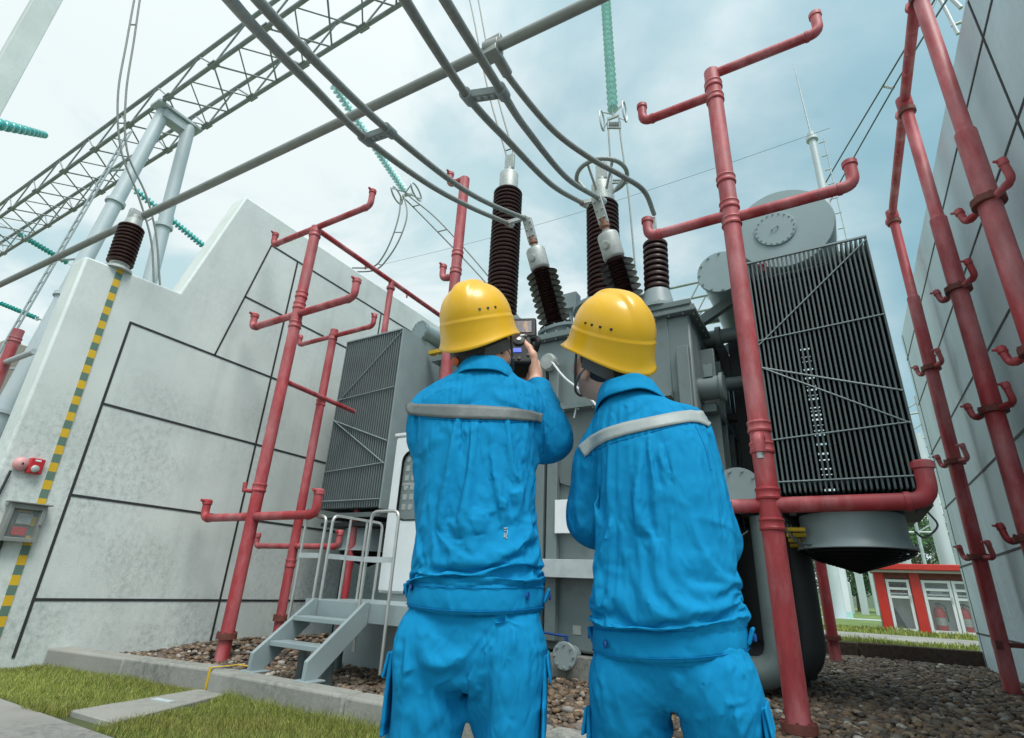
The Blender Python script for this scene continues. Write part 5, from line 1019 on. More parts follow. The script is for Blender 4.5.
def build_worker(P):
    rx, ry, rz = P['root']; rot = P['rz']; root = thing('person', (rx, ry, P.get('z0', .012)), P['label'], 'person', None); root.rotation_euler = (0, 0, rot)
    Rz = np.array([[math.cos(rot), math.sin(rot), 0], [-math.sin(rot), math.cos(rot), 0], [0, 0, 1]])   # world -> local
    def loc(px, py, y): e = Rz@(EYE-np.array([rx, ry, P.get('z0', .012)])); r = Rz@ray(px, py); q = e+(y-e[1])/r[1]*r; return q
    lb = lambda pts, y=-.12: [(q[0], q[2]) for q in (loc(p[0], p[1], y) for p in pts)]
    J = {k: (loc(*v) if len(v) == 3 and abs(v[0]) > 3 else np.array(v, float)) for k, v in P['joints'].items()}
    # ---- head frame
    hc = J['head']; yaw, pit, rol = P['head']; Hm = (Matrix.Rotation(yaw, 3, 'Z')@Matrix.Rotation(rol, 3, 'Y')@Matrix.Rotation(pit, 3, 'X')); H = np.array(Hm); hp = lambda *v: hc+H@np.array(v, float)
    # ---- body (skin): head, neck, arms, hands, trunk and legs in one surface
    v = Vol((-.42, -.24, -.0), (.42, .62, 1.95), .0065)
    v.ell(hp(0, -.012, .0), (.079, .100, .105), .01, H.tolist()); v.ell(hp(0, .030, -.06), (.062, .072, .085), .03, H.tolist()); v.rc(hp(0, .055, -.115), hp(0, .07, -.128), .030, .024, .03)
    v.rc(hp(0, .098, -.035), hp(0, .118, -.068), .009, .014, .012); v.rc(hp(-.035, .085, -.012), hp(.035, .085, -.012), .010, .010, .02); v.rc(hp(-.018, .092, -.098), hp(.018, .092, -.098), .008, .008, .012)
    for sd in (-1, 1): v.ell(hp(sd*.081, -.004, -.048), (.010, .020, .032), .006, H.tolist()); v.ell(hp(sd*.052, .06, -.06), (.022, .022, .024), .02, H.tolist())
    nb = J['neck']; v.rc(hp(0, -.025, -.085), nb, .054, .060, .03)
    tt = P['torso']; v.loft([(z, cx, wx-.016, cy, wy-.018) for (z, cx, wx, cy, wy) in tt], .02); v.loft([(z, cx, wx-.02, cy, wy-.02) for (z, cx, wx, cy, wy) in P['pelvis']], .02)
    for sd in 'LR':
        sh, el, wr = J['sh'+sd], J['el'+sd], J['wr'+sd]; v.rc(sh, el, .054, .047, .02); v.rc(el, wr, .047, .026, .02); h_ = P['hand'+sd]
        hand(v, wr+nz(np.array(wr)-np.array(el))*.012, h_['d'], h_['n'], h_['s'], h_.get('curl', 1), [loc(*q) for q in h_['thumb']] if 'thumb' in h_ else None, 1.1)
        hip, kn, an = J['hip'+sd], J['kn'+sd], J['an'+sd]; v.chain([hip, kn, an], [.080, .062, .045], .02); v.ell(hip+np.array([0, -.035, .025]), (.074, .072, .085), .03)
    V, Q = v.mesh(1); body = obj_vq('body', V, Q, 'skin', root)
    # ---- hair
    v = Vol(hc-.16, hc+.16, .005); v.ell(hp(0, -.014, -.0), (.084, .105, .108), .01, H.tolist()); v.rc(hp(0, -.07, -.05), hp(0, -.055, -.085), .05, .045, .03)
    v.rc(hp(.07, .02, -.02), hp(.073, .022, -.05), .014, .008, .01); v.rc(hp(-.07, .02, -.02), hp(-.073, .022, -.05), .014, .008, .01)
    def hc_cut(x, y, z):
        q = [H[0][i]*(x-hc[0])+H[1][i]*(y-hc[1])+H[2][i]*(z-hc[2]) for i in range(3)]
        ear = np.maximum(np.maximum(.028-np.sqrt((q[1]-.0)**2+(q[2]+.052)**2), -1), .055-np.abs(q[0]))
        return np.maximum(np.maximum(q[1]-(.035+q[2]*.5), -.115-q[2]+.0*q[1]), q[2]-.03)
    v.cut(hc_cut); V, Q = v.mesh(1); obj_vq('hair', V, Q, 'hair', root)
    # ---- trousers
    v = Vol((-.36, -.26, .03), (.38, .28, 1.0), .0095); v.loft(P['pelvis'], .02, 2.3)
    for sd in 'LR':
        hip, kn, an = J['hip'+sd], J['kn'+sd], J['an'+sd]; r = P['leg']; v.rc(hip, kn, r, r*.86, .014); v.rc(kn, an, r*.86, r*.74, .03); v.ell(hip+np.array([0, -.045, .005]), (r*.90, r*.8, r*.85), .022)
    gx, gz = v.grid2(); W2 = noise2(gx, gz, P['seed'], .0016, 22, 16, .5)*np.ones_like(gx+gz)
    for k_, (pts, amp, w) in enumerate(P['folds_t']): fold(W2, gx, gz, lb(pts), amp, w*1.2, 1 if k_ % 2 else -1, 1.3)
    v.back(W2, .06, .08); V, Q = v.mesh(1); top_ = P['hem']
    V = drape(V, Q, lambda x, y, z: np.maximum(np.clip((z-(top_+.02))/.04, 0, 1), np.clip((.11-z)/.03, 0, 1)), body, root, P.get('fr', 15), P.get('grow_t', .06))
    V, Q = refine(V, Q); trv, trq = V, Q; trou = obj_vq('trousers', V, Q, 'cloth', root)
    # ---- jacket
    v = Vol((-.40, -.26, P['hem']-.02), (.42, .60, 1.62), .0085); v.loft(tt, .02, 2.35)
    v.rc(J['neck']+np.array([0, -.0, -.06]), J['neck']+np.array([0, .0, -.03]), .078, .064, .03)
    for sd in 'LR':
        sh, el, wr = J['sh'+sd], J['el'+sd], J['wr'+sd]; fd = nz(np.array(wr)-np.array(el)); cu = np.array(wr)-fd*.045; nk = J['neck']+np.array([0, -.01, -.045]); v.rc(nk*.75+np.array(sh)*.25, sh, .060, .070, .05)
        v.rc(sh, el, P['slv'], P['slv']*.93, .035); v.rc(el, cu, P['slv']*.93, P['slv']*.66, .022); v.rc(cu-fd*.02, cu, P['slv']*.64, P['slv']*.62, .0)
        # bunching near the elbow and along the sleeve
        for k, f in enumerate((.35, .62, .85)): c = np.array(sh)*(1-f)+np.array(el)*f; ax_ = nz(np.array(el)-np.array(sh)); o = np.cross(ax_, [.3, .2, 1]); o = nz(o); v.rc(c-o*.05+ax_*.02, c+o*.05-ax_*.02, .028, .026, .03) if P['slv'] < 0 else None
    gx, gz = v.grid2(); W2 = noise2(gx, gz, P['seed']+1, .0016, 20, 15, -.5)*np.ones_like(gx+gz)
    for k_, (pts, amp, w) in enumerate(P['folds_j']): fold(W2, gx, gz, lb(pts), amp, w*1.15, 1 if k_ % 2 else -1, 1.3)
    for am in P.get('armhole', []): fold(W2, gx, gz, lb(am), -.010, .008, 1, 1)
    v.back(W2, .05, .08); V, Q = v.mesh(1); nk_ = J['neck'][2]
    def pinj(x, y, z):
        w = np.maximum(np.clip((z-(nk_-.055))/.03, 0, 1), np.clip((P['belt'](x)[1]+.012-z)/.02, 0, 1))
        for sd in 'LR': wr, el = np.array(J['wr'+sd]), np.array(J['el'+sd]); u = nz(wr-el); t = (x-wr[0])*u[0]+(y-wr[1])*u[1]+(z-wr[2])*u[2]; d = np.sqrt((x-wr[0])**2+(y-wr[1])**2+(z-wr[2])**2); w = np.maximum(w, np.where(d < .12, np.clip((t+.09)/.02, 0, 1), 0))
        return w
    V = drape(V, Q, pinj, body, root, P.get('fr', 15), P.get('grow_j', .075))
    V, Q = refine(V, Q); jac = obj_vq('jacket', V, Q, 'cloth', root); bv = BVHTree.FromPolygons(V.tolist(), Q.tolist())
    def cast(x, z, off=.003, tree=bv):
        h_ = tree.ray_cast(Vector((x, -.7, z)), Vector((0, 1, 0)))
        if h_[0] is None: h_ = tree.find_nearest(Vector((x, -.10, z)))
        nn = h_[1]; nn = -nn if nn.y > 0 else nn; return h_[0]+nn*off
    eL = Vector((Rz@(EYE-np.array([rx, ry, P.get('z0', .012)]))).tolist())
    def castpx(px, py, off=.003):
        d = Vector((Rz@ray(px, py)).tolist()).normalized(); h_ = bv.ray_cast(eL, d)
        if h_[0] is None: h_ = bv.find_nearest(Vector(loc(px, py, -.08).tolist()))
        nn = h_[1]; nn = -nn if nn.dot(d) > 0 else nn; return h_[0]+nn*off
    # ---- reflective band
    def strip(name, top, bot, mt, off=.0035, rows=5, n=60, tree=bv, par=None):
        tp, bt = [np.array(p) for p in top], [np.array(p) for p in bot]
        def along(ps, f): k = f*(len(ps)-1); i = min(int(k), len(ps)-2); return ps[i]+(ps[i+1]-ps[i])*(k-i)
        vs = []; 
        for i in range(n+1):
            a, b = along(tp, i/n), along(bt, i/n)
            for j in range(rows): q = a+(b-a)*j/(rows-1); vs.append(np.array(castpx(q[0], q[1], off)))
        A = np.array(vs).reshape(n+1, rows, 3)
        for i in range(n//2+1, n+1):
            bad = np.abs(A[i, :, 1]-A[i-1, :, 1]) > .012; A[i, bad, 1] = A[i-1, bad, 1]+.004
        for i in range(n//2-1, -1, -1):
            bad = np.abs(A[i, :, 1]-A[i+1, :, 1]) > .012; A[i, bad, 1] = A[i+1, bad, 1]+.004
        for _ in range(2): A[1:-1] = (A[:-2]+2*A[1:-1]+A[2:])/4
        vs = A.reshape(-1, 3); fs = [(i*rows+j, (i+1)*rows+j, (i+1)*rows+j+1, i*rows+j+1) for i in range(n) for j in range(rows-1)]
        o = raw_obj(name, vs.tolist(), fs, Mt[mt], par or root, None, 180, False); sm = o.modifiers.new('thick', 'SOLIDIFY'); sm.thickness = .003; sm.offset = 0; return o
    strip('reflective_band', P['band'][0], P['band'][1], P['bandmat'])
    for pts in P['seams']:
        w = spline([(p[0], p[1], 0) for p in pts], 6); w = [Vector(castpx(q.x, q.y, .0004)) for q in w]; part_local('seam', MB().tube(w, .0011, 6), 'clothseam', jac)
    # ---- waistband, buttons and side tabs
    tb = P['torso'][1]; n = 72; vs, fs = [], []; rows = 6
    for i in range(n):
        a = 2*PI*i/n; c, s_ = math.cos(a), math.sin(a); e = 2/2.35; px, py = np.sign(c)*abs(c)**e, np.sign(s_)*abs(s_)**e
        x = tb[1]+px*(tb[2]+.003); y = tb[3]+py*(tb[4]+.004); zb0, zb1 = P['belt'](x)
        for j in range(rows): f = j/(rows-1); bul = .003*math.sin(f*PI)+.0012*math.sin(i*2.1+j); vs.append((x+px*bul, y+py*bul, zb0+(zb1-zb0)*f))
    fs = [(i*rows+j, ((i+1) % n)*rows+j, ((i+1) % n)*rows+j+1, i*rows+j+1) for i in range(n) for j in range(rows-1)]
    wb = raw_obj('waistband', vs, fs, Mt['cloth'], root, None, 180, False); sm = wb.modifiers.new('thick', 'SOLIDIFY'); sm.thickness = .006; sm.offset = -1
    for f in (.12, .88):
        w = []
        for i in range(n+1): q = Vector(vs[(i % n)*rows]); r = Vector(vs[(i % n)*rows+rows-1]); p = q.lerp(r, f); w.append(p+Vector((p.x-tb[1], (p.y-tb[3])*1.4, 0)).normalized()*.0034)
        part_local('seam', MB().tube(w, .0010, 5, False), 'clothseam', wb)
    for mk in P.get('marks', []):
        w = [Vector(castpx(px, py, .0008)) for px, py in mk]; part_local('print_mark', MB().tube(w, .0016, 6), 'band', jac)
    for (px, py) in P['buttons']:
        q = loc(px, py, -.09); x = q[0]; sx = max(-1, min(1, (x-tb[1])/(tb[2]+.006))); yy = tb[3]-(max(0, 1-abs(sx)**2.35))**(1/2.35)*(tb[4]+.012); nn = Vector((sx*.9, -max(.1, 1-abs(sx)), 0)).normalized(); m = MB(); m.lathe([(.0085, 0), (.0085, .003), (.006, .004), (.004, .003)], (x, yy, q[2]), nn, 16); part_local('button', m, 'button', wb)
    for sx in P['tabs']:
        zc_ = sum(P['belt'](sx*tb[2]))/2; m = MB(); m.cbox((tb[1]+sx*(tb[2]+.012), tb[3]+.0, zc_+.006), (.008, .055, .036), Matrix.Rotation(sx*.35, 3, 'Y')); part_local('side_tab', m, 'cloth', wb, .004); m = MB(); m.lathe([(.008, 0), (.008, .004)], (tb[1]+sx*(tb[2]+.018), tb[3]-.01, zc_+.004), (sx, -.2, 0), 14); part_local('button', m, 'button', wb)
    # ---- collar
    cl = P['collar']; n = 44; prof = [(.062, .052), (.066, .060), (.071, .055), (.080, .028), (.089, .0), (.085, -.004), (.076, .02)]; vs = []
    cc = J['neck']+np.array(cl['off']); tilt = Matrix.Rotation(cl['pitch'], 3, 'X')@Matrix.Rotation(cl['roll'], 3, 'Y')
    for i in range(n+1):
        a = R(-90)+(i/n-.5)*R(300)
        for (r_, z_) in prof: w = 1.12; vs.append(tuple(Vector(cc)+tilt@Vector((r_*w*math.cos(a), r_*math.sin(a), z_+.010*math.cos(2*(a+PI/2))*(r_ > .07)+.003*math.sin(a*5)))))
    k = len(prof); fs = [(i*k+j, (i+1)*k+j, (i+1)*k+j+1, i*k+j+1) for i in range(n) for j in range(k-1)]; co_ = raw_obj('collar', vs, fs, Mt['cloth'], root, None, 180, True); sm = co_.modifiers.new('thick', 'SOLIDIFY'); sm.thickness = .004; sb = co_.modifiers.new('soft', 'SUBSURF'); sb.levels = 1; sb.render_levels = 1
    # ---- cuffs
    for sd in 'LR':
        el, wr = np.array(J['el'+sd]), np.array(J['wr'+sd]); fd = nz(wr-el); r = P['slv']*.64; m = MB(); m.lathe([(r*.9, -.052), (r*1.06, -.05), (r*1.08, -.02), (r*1.05, .006), (r*.93, .008), (r*.88, -.02)], wr-fd*.044, fd, 30, cap=False); part_local('cuff', m, 'cloth', jac)
    # ---- cargo pockets on the trousers
    bvt = BVHTree.FromPolygons(trv.tolist(), trq.tolist())
    for (px, py, outw) in P['pockets']:
        a = bvt.find_nearest(Vector(loc(px, py, .0).tolist()))[0]; b = bvt.find_nearest(a+Vector((0, 0, -.16)))[0]; tl = math.atan2((a.x-b.x)*outw, .16)*outw; m = MB(); m.cbox((a+b)/2+Vector((-outw*.003, .0, 0)), (.010, .12, .17), Matrix.Rotation(tl, 3, 'Y')); pk = part_local('cargo_pocket', m, 'cloth', trou, .005)
        m = MB(); m.cbox(a+Vector((outw*.005, -.002, -.022)), (.006, .126, .055), Matrix.Rotation(-outw*.16, 3, 'Y')); part_local('flap', m, 'cloth', pk, .003)
    # ---- boots
    for sd in 'LR':
        an = J['an'+sd]; v = Vol(an+np.array([-.09, -.14, -.12]), an+np.array([.09, .26, .10]), .007); v.rc(an+np.array([0, 0, .04]), (an[0], an[1]-.02, .055), .05, .045, .02); v.rc((an[0], an[1]-.03, .045), (an[0], an[1]+.13, .04), .045, .042, .03); v.rc((an[0], an[1]+.10, .04), (an[0], an[1]+.19, .036), .044, .034, .03); v.cut(lambda x, y, z: .004-z); V, Q = v.mesh(2); obj_vq('boot', V, Q, 'boot', root)
    # ---- hard hat
    helmet(root, hc, Hm, P)
    return root
def part_local(name, mb, mt, parent, bevel=0, smooth=38):
    o = raw_obj(name, mb.v, mb.f, Mt[mt], parent, mb.m, smooth)
    if bevel: b = o.modifiers.new('bevel', 'BEVEL'); b.width = bevel; b.segments = 3; b.limit_method = 'ANGLE'
    return o
def helmet(root, hc, Hm, P):
    n = 120; vs = []; prof = []
    a_, b_, h_ = np.array((.110, .134, .168))*P['hs']
    # rows: rim edge -> skirt -> step -> dome
    rows = [('rim', .0)]+[('skirt', f) for f in (.0, .25, .5, .75, 1.0)]+[('step', 0), ('step', 1)]+[('dome', f) for f in np.linspace(.0, 1.0, 26)[1:]]
    def pos(kind, f, t):
        c, s_ = math.cos(t), math.sin(t); front = max(0, s_)**3; back = max(0, -s_)**2
        ex = 2.1; q = (abs(c)**ex+abs(s_)**ex)**(-1/ex); x0, y0 = c*q, s_*q
        zs = .058*P['hs']
        if kind == 'rim': k = 1.085+.02*back; bill = .050*front; return (x0*a_*k, y0*b_*k+bill*1.0, -.010-.014*back-.006*front+.010*abs(c)**2)
        if kind == 'skirt': k = 1.015-.045*f+.045*(1-f)**5; bill = .030*front*(1-f)**2.5; return (x0*a_*k, y0*b_*k+bill, -.004-.012*back*(1-f)+zs*f+.008*abs(c)**2*(1-f))
        if kind == 'step': k = .974-.026*f; return (x0*a_*k, y0*b_*k, zs+.004*f)
        u = f*PI/2; k = .948*math.cos(u)**.80; z = zs+.004+(h_-zs)*math.sin(u)**1.05
        # raised crest along the middle, falling off with a soft edge, and a lower ridge each side
        xx = x0*a_*k; cr = .010*max(0, 1-(abs(xx)/.034)**6)*math.sin(min(1, f*1.25)*PI/2)**1.2 if abs(xx) < .034 else 0
        return (xx, y0*b_*k, z+cr)
    for (kind, f) in rows:
        for i in range(n): vs.append(Vector(pos(kind, f, 2*PI*i/n)))
    m_ = len(rows); fs = [(j*n+i, j*n+(i+1) % n, (j+1)*n+(i+1) % n, (j+1)*n+i) for j in range(m_-1) for i in range(n)]
    W_ = lambda p: tuple(Vector(hc)+Hm@(Vector(p)+Vector((0, 0, .004))))
    o = raw_obj('hard_hat', [W_(v) for v in vs], fs, Mt['helmet'], root, None, 50, True); sm = o.modifiers.new('thick', 'SOLIDIFY'); sm.thickness = .004; sm.offset = -1
    # vent holes
    for t in (R(205), R(222), R(318), R(335)) if not P.get('vents') else [R(q) for q in P['vents']]:
        p, q = Vector(pos('dome', .10, t)), Vector(pos('dome', .18, t)); nn = Vector((p.x/a_**2, p.y/b_**2, 5)).normalized(); m = MB(); m.lathe([(.0042, -.002), (.0042, .0012)], W_((p+q)/2), Hm@nn, 14); part_local('vent_hole', m, 'black', o)
    # headband at the nape, chin straps
    m = MB(); v1 = []
    for i in range(41):
        t = R(180)+R(180)*i/40; c, s_ = math.cos(t), math.sin(t); dip = .022*max(0, -s_)**2
        for (k, z) in ((1.0, -.012-dip), (1.005, -.042-dip), (1.02, -.042-dip), (1.015, -.012-dip)): v1.append(W_((c*.090*k, s_*.116*k, z)))
    fs = [(i*4+j, (i+1)*4+j, (i+1)*4+(j+1) % 4, i*4+(j+1) % 4) for i in range(40) for j in range(4)]; hb = raw_obj('headband', v1, fs, Mt['strap'], o, None, 60, True)
    if P.get('buckle'): m = MB(); m.lathe([(.013, 0), (.013, .008), (.008, .011)], W_((-.035, -.110, -.05)), Hm@Vector((-.3, -1, 0)), 18); part_local('buckle', m, 'orange', hb)
    for sd in (-1, 1):
        pth = spline([W_((sd*.084, -.03, -.02)), W_((sd*.088, .010, -.078)), W_((sd*.067, .042, -.122)), W_((sd*.026, .074, -.150)), W_((0, .080, -.155))], 6); pth2 = spline([W_((sd*.084, .045, -.004)), W_((sd*.078, .045, -.06)), W_((sd*.068, .042, -.118))], 6)
        for q in (pth, pth2): part_local('chin_strap', MB().tube(q, .0038, 8), 'strap', hb)
z1 = lambda p, X=380, Y=350: [(X+a/3.69, Y+b/3.69) for a, b in p]
z2 = lambda p: z1(p, 380, 538)
z3 = lambda p: z1(p, 560, 360)
z4 = lambda p: z1(p, 580, 538)
W1 = dict(root=(-.83, 1.2, 0), rz=R(25), seed=11, label='worker in blue work clothes and yellow helmet raising a black camera, on the left',
    torso=[(.870, .031, .160, .0, .132), (.93, .029, .163, 0, .134), (.965, .027, .171, -.004, .140), (1.01, .024, .166, -.006, .140), (1.10, .019, .160, -.004, .137), (1.22, .008, .162, -.0, .134), (1.33, -.002, .172, .0, .130), (1.40, -.006, .176, .0, .120), (1.445, -.002, .150, .0, .102), (1.475, .008, .108, .0, .084), (1.50, .016, .076, .0, .068)],
    pelvis=[(.73, .022, .155, 0, .115), (.79, .026, .160, -.005, .124), (.87, .030, .153, 0, .120), (.95, .029, .146, 0, .114)],
    hem=.874, belt=lambda x: (.889-.014*np.cos((x-.03)*8)+.02*(x-.03), .945-.006*np.cos((x-.03)*8)+.03*(x-.03)), leg=.094, slv=.069, hs=1.0, buckle=1,
    joints=dict(head=(-.012, .016, 1.624), neck=(.014, -.004, 1.512), shL=(-.136, .01, 1.392), elL=(-.175, .24, 1.27), wrL=(-.03, .34, 1.46),
        shR=(.122, .015, 1.405), elR=(550, 430, .07), wrR=(535.5, 383, .22), hipL=(-.066, -.01, .785), hipR=(.119, -.01, .785), knL=(-.085, .02, .46), knR=(.135, .02, .46), anL=(-.105, -.02, .10), anR=(.155, -.0, .10)),
    str_j=[(3, 34, -.14, .16, 1.0, 1.30, .25, .45, .10, .0028, .0050), (4, 16, .03, .17, 1.12, 1.34, 2.7, .4, .10, .0034, .0055), (5, 16, -.13, .13, 1.38, 1.47, .1, .5, .07, .0022, .005), (6, 14, -.12, .15, .95, 1.08, -.1, .4, .10, .0028, .006)],
    str_t=[(7, 26, -.14, .19, .62, .88, .5, .6, .09, .0026, .006), (8, 10, -.12, .18, .80, .88, 1.4, .3, .05, .0022, .005)],
    head=(R(-17), R(28), R(-2)), handR=dict(d=(0, .75, .66), n=(-1, .1, 0), s=(0, -.66, .75), curl=1.0, thumb=[(534, 371, .225), (533, 355, .215), (529, 347.5, .222), (524, 341.5, .232)]), handL=dict(d=(.4, .5, .75), n=(.8, -.1, -.4), s=(.1, -.8, .6), curl=.9),
    folds_j=[(z1([(300, 255), (296, 300), (285, 350)]), -.010, .010), (z1([(262, 262), (255, 320), (262, 390)]), .006, .012), (z1([(338, 262), (350, 330), (380, 380)]), .007, .012),
        (z1([(160, 520), (210, 590), (300, 608), (400, 594), (470, 560), (560, 475)]), -.013, .011), (z1([(150, 490), (220, 555), (310, 575), (400, 560), (480, 520), (550, 450)]), .011, .013), (z1([(320, 345), (420, 425), (520, 470)]), .008, .010), (z1([(330, 385), (430, 455), (520, 500)]), -.007, .009),
        (z1([(600, 300), (500, 325), (420, 330)]), .007, .009), (z1([(600, 340), (520, 365), (430, 372)]), -.008, .009), (z1([(595, 380), (540, 410), (450, 420)]), .008, .010), (z1([(575, 400), (560, 470), (540, 520)]), -.010, .010), (z1([(560, 420), (520, 500), (450, 540)]), .008, .011),
        (z1([(140, 440), (230, 470), (330, 485)]), -.006, .010), (z1([(150, 380), (250, 430), (340, 445)]), .006, .012), (z1([(150, 500), (180, 570), (205, 680)]), .008, .012), (z1([(170, 560), (160, 640), (170, 730)]), -.007, .010), (z1([(400, 640), (450, 700), (440, 730)]), .005, .010), (z1([(560, 560), (520, 640), (530, 730)]), .006, .012),
        (z1([(200, 640), (300, 690), (420, 660), (560, 600)]), .008, .018), (z2([(150, 50), (230, 108), (330, 112), (420, 82), (500, 30)]), -.009, .011), (z2([(180, 150), (300, 185), (430, 165)]), .006, .012), (z2([(560, 40), (520, 110), (440, 150)]), -.006, .010), (z1([(180, 140), (300, 170), (420, 150)]), .004, .018), (z1([(330, 120), (420, 150), (500, 170)]), -.004, .012), (z1([(440, 130), (520, 170), (590, 190)]), .005, .012)],
    folds_t=[(z2([(322, 270), (314, 380), (306, 500)]), -.009, .008), (z2([(110, 490), (200, 515), (300, 492)]), -.012, .012), (z2([(110, 450), (200, 470), (290, 455)]), .008, .018), (z2([(310, 505), (390, 492), (470, 440), (560, 385)]), -.012, .011), (z2([(330, 560), (410, 505), (490, 450), (560, 410)]), .008, .013), (z2([(300, 500), (265, 590), (230, 700)]), -.008, .012),
        (z2([(330, 540), (345, 640), (360, 730)]), -.006, .012), (z2([(60, 420), (110, 500), (180, 610)]), .008, .013), (z2([(340, 380), (400, 400), (450, 380), (500, 320)]), -.006, .012), (z2([(120, 300), (140, 380), (200, 430)]), -.006, .013), (z2([(500, 330), (560, 290), (600, 230)]), .006, .010), (z2([(90, 560), (150, 640), (140, 730)]), -.006, .014), (z2([(480, 560), (450, 650), (470, 730)]), .006, .016), (z2([(80, 260), (60, 360), (60, 430)]), .006, .013)],
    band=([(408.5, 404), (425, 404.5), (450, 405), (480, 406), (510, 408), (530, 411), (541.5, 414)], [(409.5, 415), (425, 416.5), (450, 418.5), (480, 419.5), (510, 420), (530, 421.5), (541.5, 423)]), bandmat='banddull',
    seams=[z1([(598, 180), (602, 250), (606, 310), (604, 380)]), z1([(112, 250), (240, 258), (360, 262), (480, 266), (596, 268)]), z1([(300, 258), (300, 320)])],
    buttons=[z2([(545, 212)])[0], z2([(117, 182)])[0]], tabs=(-1, 1), collar=dict(off=(.0, -.010, -.040), pitch=R(-4), roll=R(0)),
    pockets=[(550, 655, 1), (389, 650, -1)], vents=(305, 318, 331), armhole=[z1([(598, 170), (604, 240), (608, 320), (600, 390)]), z1([(112, 260), (118, 330), (130, 420)])], marks=[[(503.5, 528.5), (507.5, 528.2)], [(504, 531), (507.5, 530.6), (506.8, 534)], [(504.6, 533.5), (504.2, 538)], [(507.3, 534), (505.5, 536.5), (507.2, 539)]])
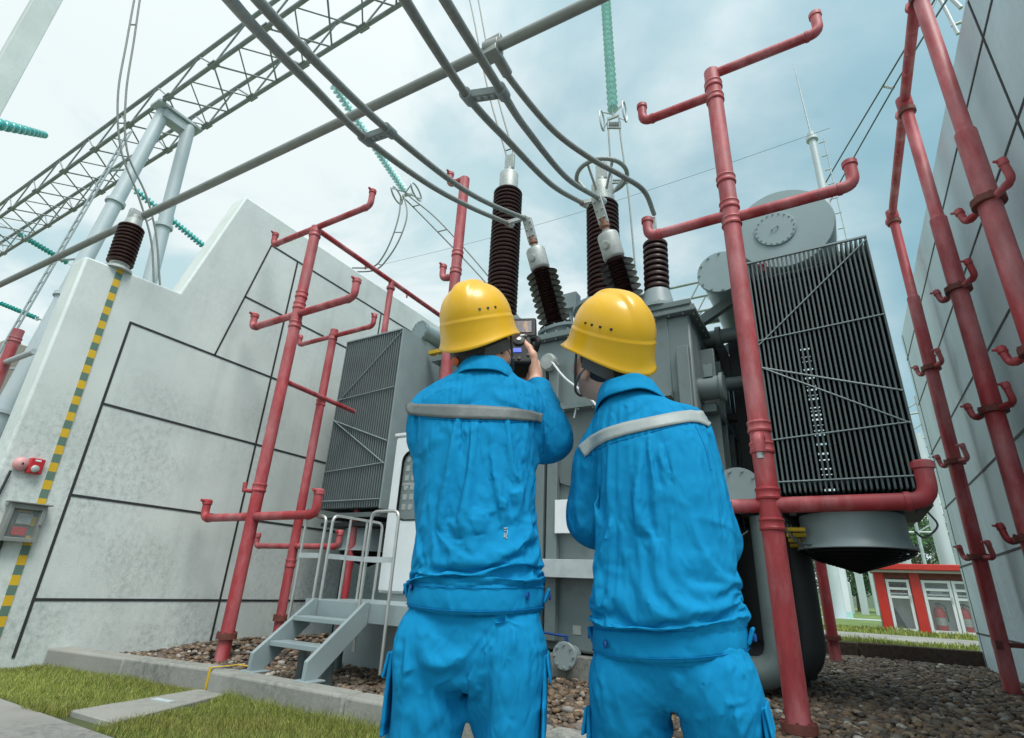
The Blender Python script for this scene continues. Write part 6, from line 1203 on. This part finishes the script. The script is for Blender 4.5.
# convert pocket tuples (px,py,y)
W2 = dict(root=(-.39, 1.35, 0), rz=R(5), seed=37, label='worker in blue and yellow helmet, head turned left, beside the thick red pipe',
    torso=[(.80, .022, .160, 0, .130), (.85, .021, .163, 0, .133), (.895, .021, .171, -.006, .142), (.95, .022, .168, -.008, .143), (1.05, .025, .158, -.008, .138), (1.18, .026, .148, -.008, .134), (1.28, .010, .150, -.004, .126), (1.335, -.006, .140, .0, .113), (1.372, -.022, .112, .004, .092), (1.405, -.035, .085, .006, .078), (1.43, -.040, .07, .006, .068)],
    pelvis=[(.725, .030, .135, 0, .10), (.76, .028, .152, -.004, .122), (.82, .024, .148, 0, .116), (.87, .022, .14, 0, .11)],
    hem=.802, belt=lambda x: (.822-.014*np.cos((x-.02)*8)+.075*(x-.02), .880-.008*np.cos((x-.02)*8)+.075*(x-.02)), leg=.086, slv=.070, hs=1.03,
    joints=dict(head=(609, 355, .02), neck=(-.044, .004, 1.422), shL=(-.138, .015, 1.272), elL=(589, 506, .04), wrL=(-.06, .28, 1.12), shR=(.092, .02, 1.318), elR=(.128, .13, 1.10), wrR=(.02, .31, 1.12), hipL=(-.064, -.008, .735), hipR=(.120, -.008, .745), knL=(-.085, .03, .44), knR=(.145, .03, .44), anL=(-.10, -.01, .10), anR=(.165, -.0, .10)),
    str_j=[(13, 22, -.10, .16, .93, 1.25, 1.2, .5, .12, .0026, .0055), (14, 14, -.12, .05, 1.0, 1.2, .9, .4, .11, .0034, .006), (15, 12, -.12, .13, 1.29, 1.37, .2, .5, .07, .0020, .005), (16, 16, -.12, .16, .89, .98, 1.5, .5, .06, .0026, .005)],
    str_t=[(17, 24, -.14, .19, .58, .80, .3, .6, .09, .0026, .006), (18, 10, -.12, .18, .72, .80, -.3, .3, .06, .0024, .005)],
    head=(R(52), R(34), R(-12)), handR=dict(d=(-.7, .6, .2), n=(-.2, -.4, .8), s=(.5, .6, .4), curl=.6), handL=dict(d=(.7, .6, .2), n=(.2, -.4, .8), s=(-.5, .6, .4), curl=.6),
    folds_j=[(z3([(362, 262), (385, 340), (425, 445)]), -.014, .009), (z3([(345, 280), (360, 350), (385, 430), (390, 480)]), .008, .011), (z3([(385, 280), (420, 360), (450, 440)]), .006, .011), (z3([(265, 370), (245, 450), (238, 530), (262, 600), (330, 605), (375, 540), (395, 480)]), -.010, .014), (z3([(300, 380), (285, 470), (310, 540), (350, 500)]), .008, .018), (z3([(390, 485), (340, 480), (300, 495)]), .006, .009),
        (z3([(150, 335), (158, 420), (190, 500), (215, 540)]), .008, .011), (z3([(215, 540), (180, 610), (110, 725)]), .010, .012), (z3([(140, 350), (150, 460), (185, 560)]), -.012, .010), (z3([(485, 290), (475, 400), (480, 520)]), -.004, .018), (z3([(440, 480), (420, 600), (415, 720)]), -.007, .016), (z3([(520, 560), (510, 650), (530, 740)]), .005, .02), (z3([(250, 640), (330, 660), (400, 640)]), .006, .018),
        (z4([(240, 130), (290, 180), (320, 230)]), .008, .012), (z4([(120, 190), (200, 250), (310, 255)]), -.008, .016), (z4([(60, 60), (100, 180), (100, 290)]), .006, .014), (z4([(400, 60), (410, 180), (420, 300)]), .006, .018), (z4([(560, 100), (540, 200), (520, 300)]), -.005, .018), (z4([(180, 260), (220, 300), (340, 300)]), .006, .012)],
    folds_t=[(z4([(415, 440), (400, 520), (372, 610)]), -.009, .008), (z4([(120, 470), (200, 505), (300, 560), (375, 605)]), -.011, .012), (z4([(100, 520), (200, 570), (320, 620)]), .008, .016), (z4([(385, 610), (480, 585), (580, 560), (650, 545)]), -.012, .012), (z4([(590, 570), (560, 600), (600, 625), (660, 610)]), -.008, .009), (z4([(400, 660), (500, 640), (600, 650)]), .008, .016), (z4([(200, 725), (290, 650), (370, 615)]), -.010, .011), (z4([(372, 610), (368, 680), (370, 740)]), -.012, .012), (z4([(470, 440), (540, 500), (640, 470)]), .006, .016), (z4([(600, 440), (640, 500), (670, 560)]), .006, .010), (z4([(400, 720), (470, 680), (560, 690)]), -.006, .012), (z4([(140, 440), (180, 470), (260, 480)]), .005, .012)],
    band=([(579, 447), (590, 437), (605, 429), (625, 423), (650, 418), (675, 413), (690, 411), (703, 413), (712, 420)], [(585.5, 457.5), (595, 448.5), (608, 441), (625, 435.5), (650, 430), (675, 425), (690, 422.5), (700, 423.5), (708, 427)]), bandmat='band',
    seams=[z3([(545, 200), (580, 270), (597, 340), (602, 420)]), z3([(95, 360), (170, 315), (270, 285), (400, 250), (500, 232), (545, 238)])],
    buttons=[z4([(107, 388)])[0]], tabs=(-1, 1), collar=dict(off=(.0, -.010, -.016), pitch=R(-2), roll=R(-10)),
    pockets=[(594, 705, -1), (770, 706, 1)], vents=(182, 194, 207, 222), armhole=[z3([(90, 370), (140, 440), (165, 520), (185, 600)]), z3([(545, 210), (580, 280), (600, 380), (602, 480)])])
w1 = build_worker(W1); w2 = build_worker(W2)
# ------------------------------------------------------------ thermal camera in the left worker's hand
cr_ = R(25); e_ = Matrix.Rotation(-cr_, 3, 'Z')@(Vector(EYE)-Vector((-.83, 1.2, .012))); d_ = Matrix.Rotation(-cr_, 3, 'Z')@Vector(ray(520.5, 342)); c0 = Vector((-.83, 1.2, .012))+Matrix.Rotation(cr_, 3, 'Z')@(e_+d_*((.235-e_.y)/d_.y))
t = thing('thermal_camera', c0, 'black handheld thermal camera with a lit screen held up by the left worker', 'camera')
t.rotation_euler = (R(-16), R(-3), R(27)); t.scale = (1.12, 1.12, 1.12)
m = MB(); m.cbox((-.002, .03, -.035), (.078, .075, .115)); part_local('body', m, 'black', t, .012)
m = MB(); m.cbox((.004, .012, .062), (.094, .026, .082)); sc_ = part_local('screen_housing', m, 'black', t, .007)
m = MB(); m.cbox((.002, -.0015, .062), (.066, .003, .048)); part_local('screen', m, 'thermal', sc_)
m = MB(); m.cbox((-.012, -.0085, -.040), (.030, .003, .016)); part_local('display', m, 'lcd', t)
m = MB(); m.lathe([(.019, 0), (.018, .006), (.013, .009)], (-.004, -.007, -.002), (0, -1, 0), 24); kp = part_local('dial', m, 'dark', t); m = MB(); m.lathe([(.007, 0), (.007, .004)], (-.004, -.016, -.002), (0, -1, 0), 16); part_local('dial_button', m, 'cap', kp)
for (x, z) in ((.016, .017), (.024, -.032), (.024, -.060), (-.022, -.072), (-.004, -.072)):
    m = MB(); m.lathe([(.005, 0), (.005, .003), (.003, .004)], (x, -.008, z), (0, -1, 0), 14); part_local('button', m, 'strap', t)
m = MB(); m.cbox((.0, -.0018, .027), (.03, .002, .005)); part_local('name_plate', m, 'cap', sc_)
m = MB(); m.lathe([(.034, 0), (.036, .05), (.030, .055), (.028, .05)], (0, .066, -.02), (0, 1, 0), 28); part_local('lens', m, 'dark', t)
m = MB(); m.tube(spline([(.036, .0, .012), (.052, -.012, .0), (.054, -.016, -.018), (.045, .0, -.04)], 6), .0085, 10); part_local('hand_strap', m, 'black', t)
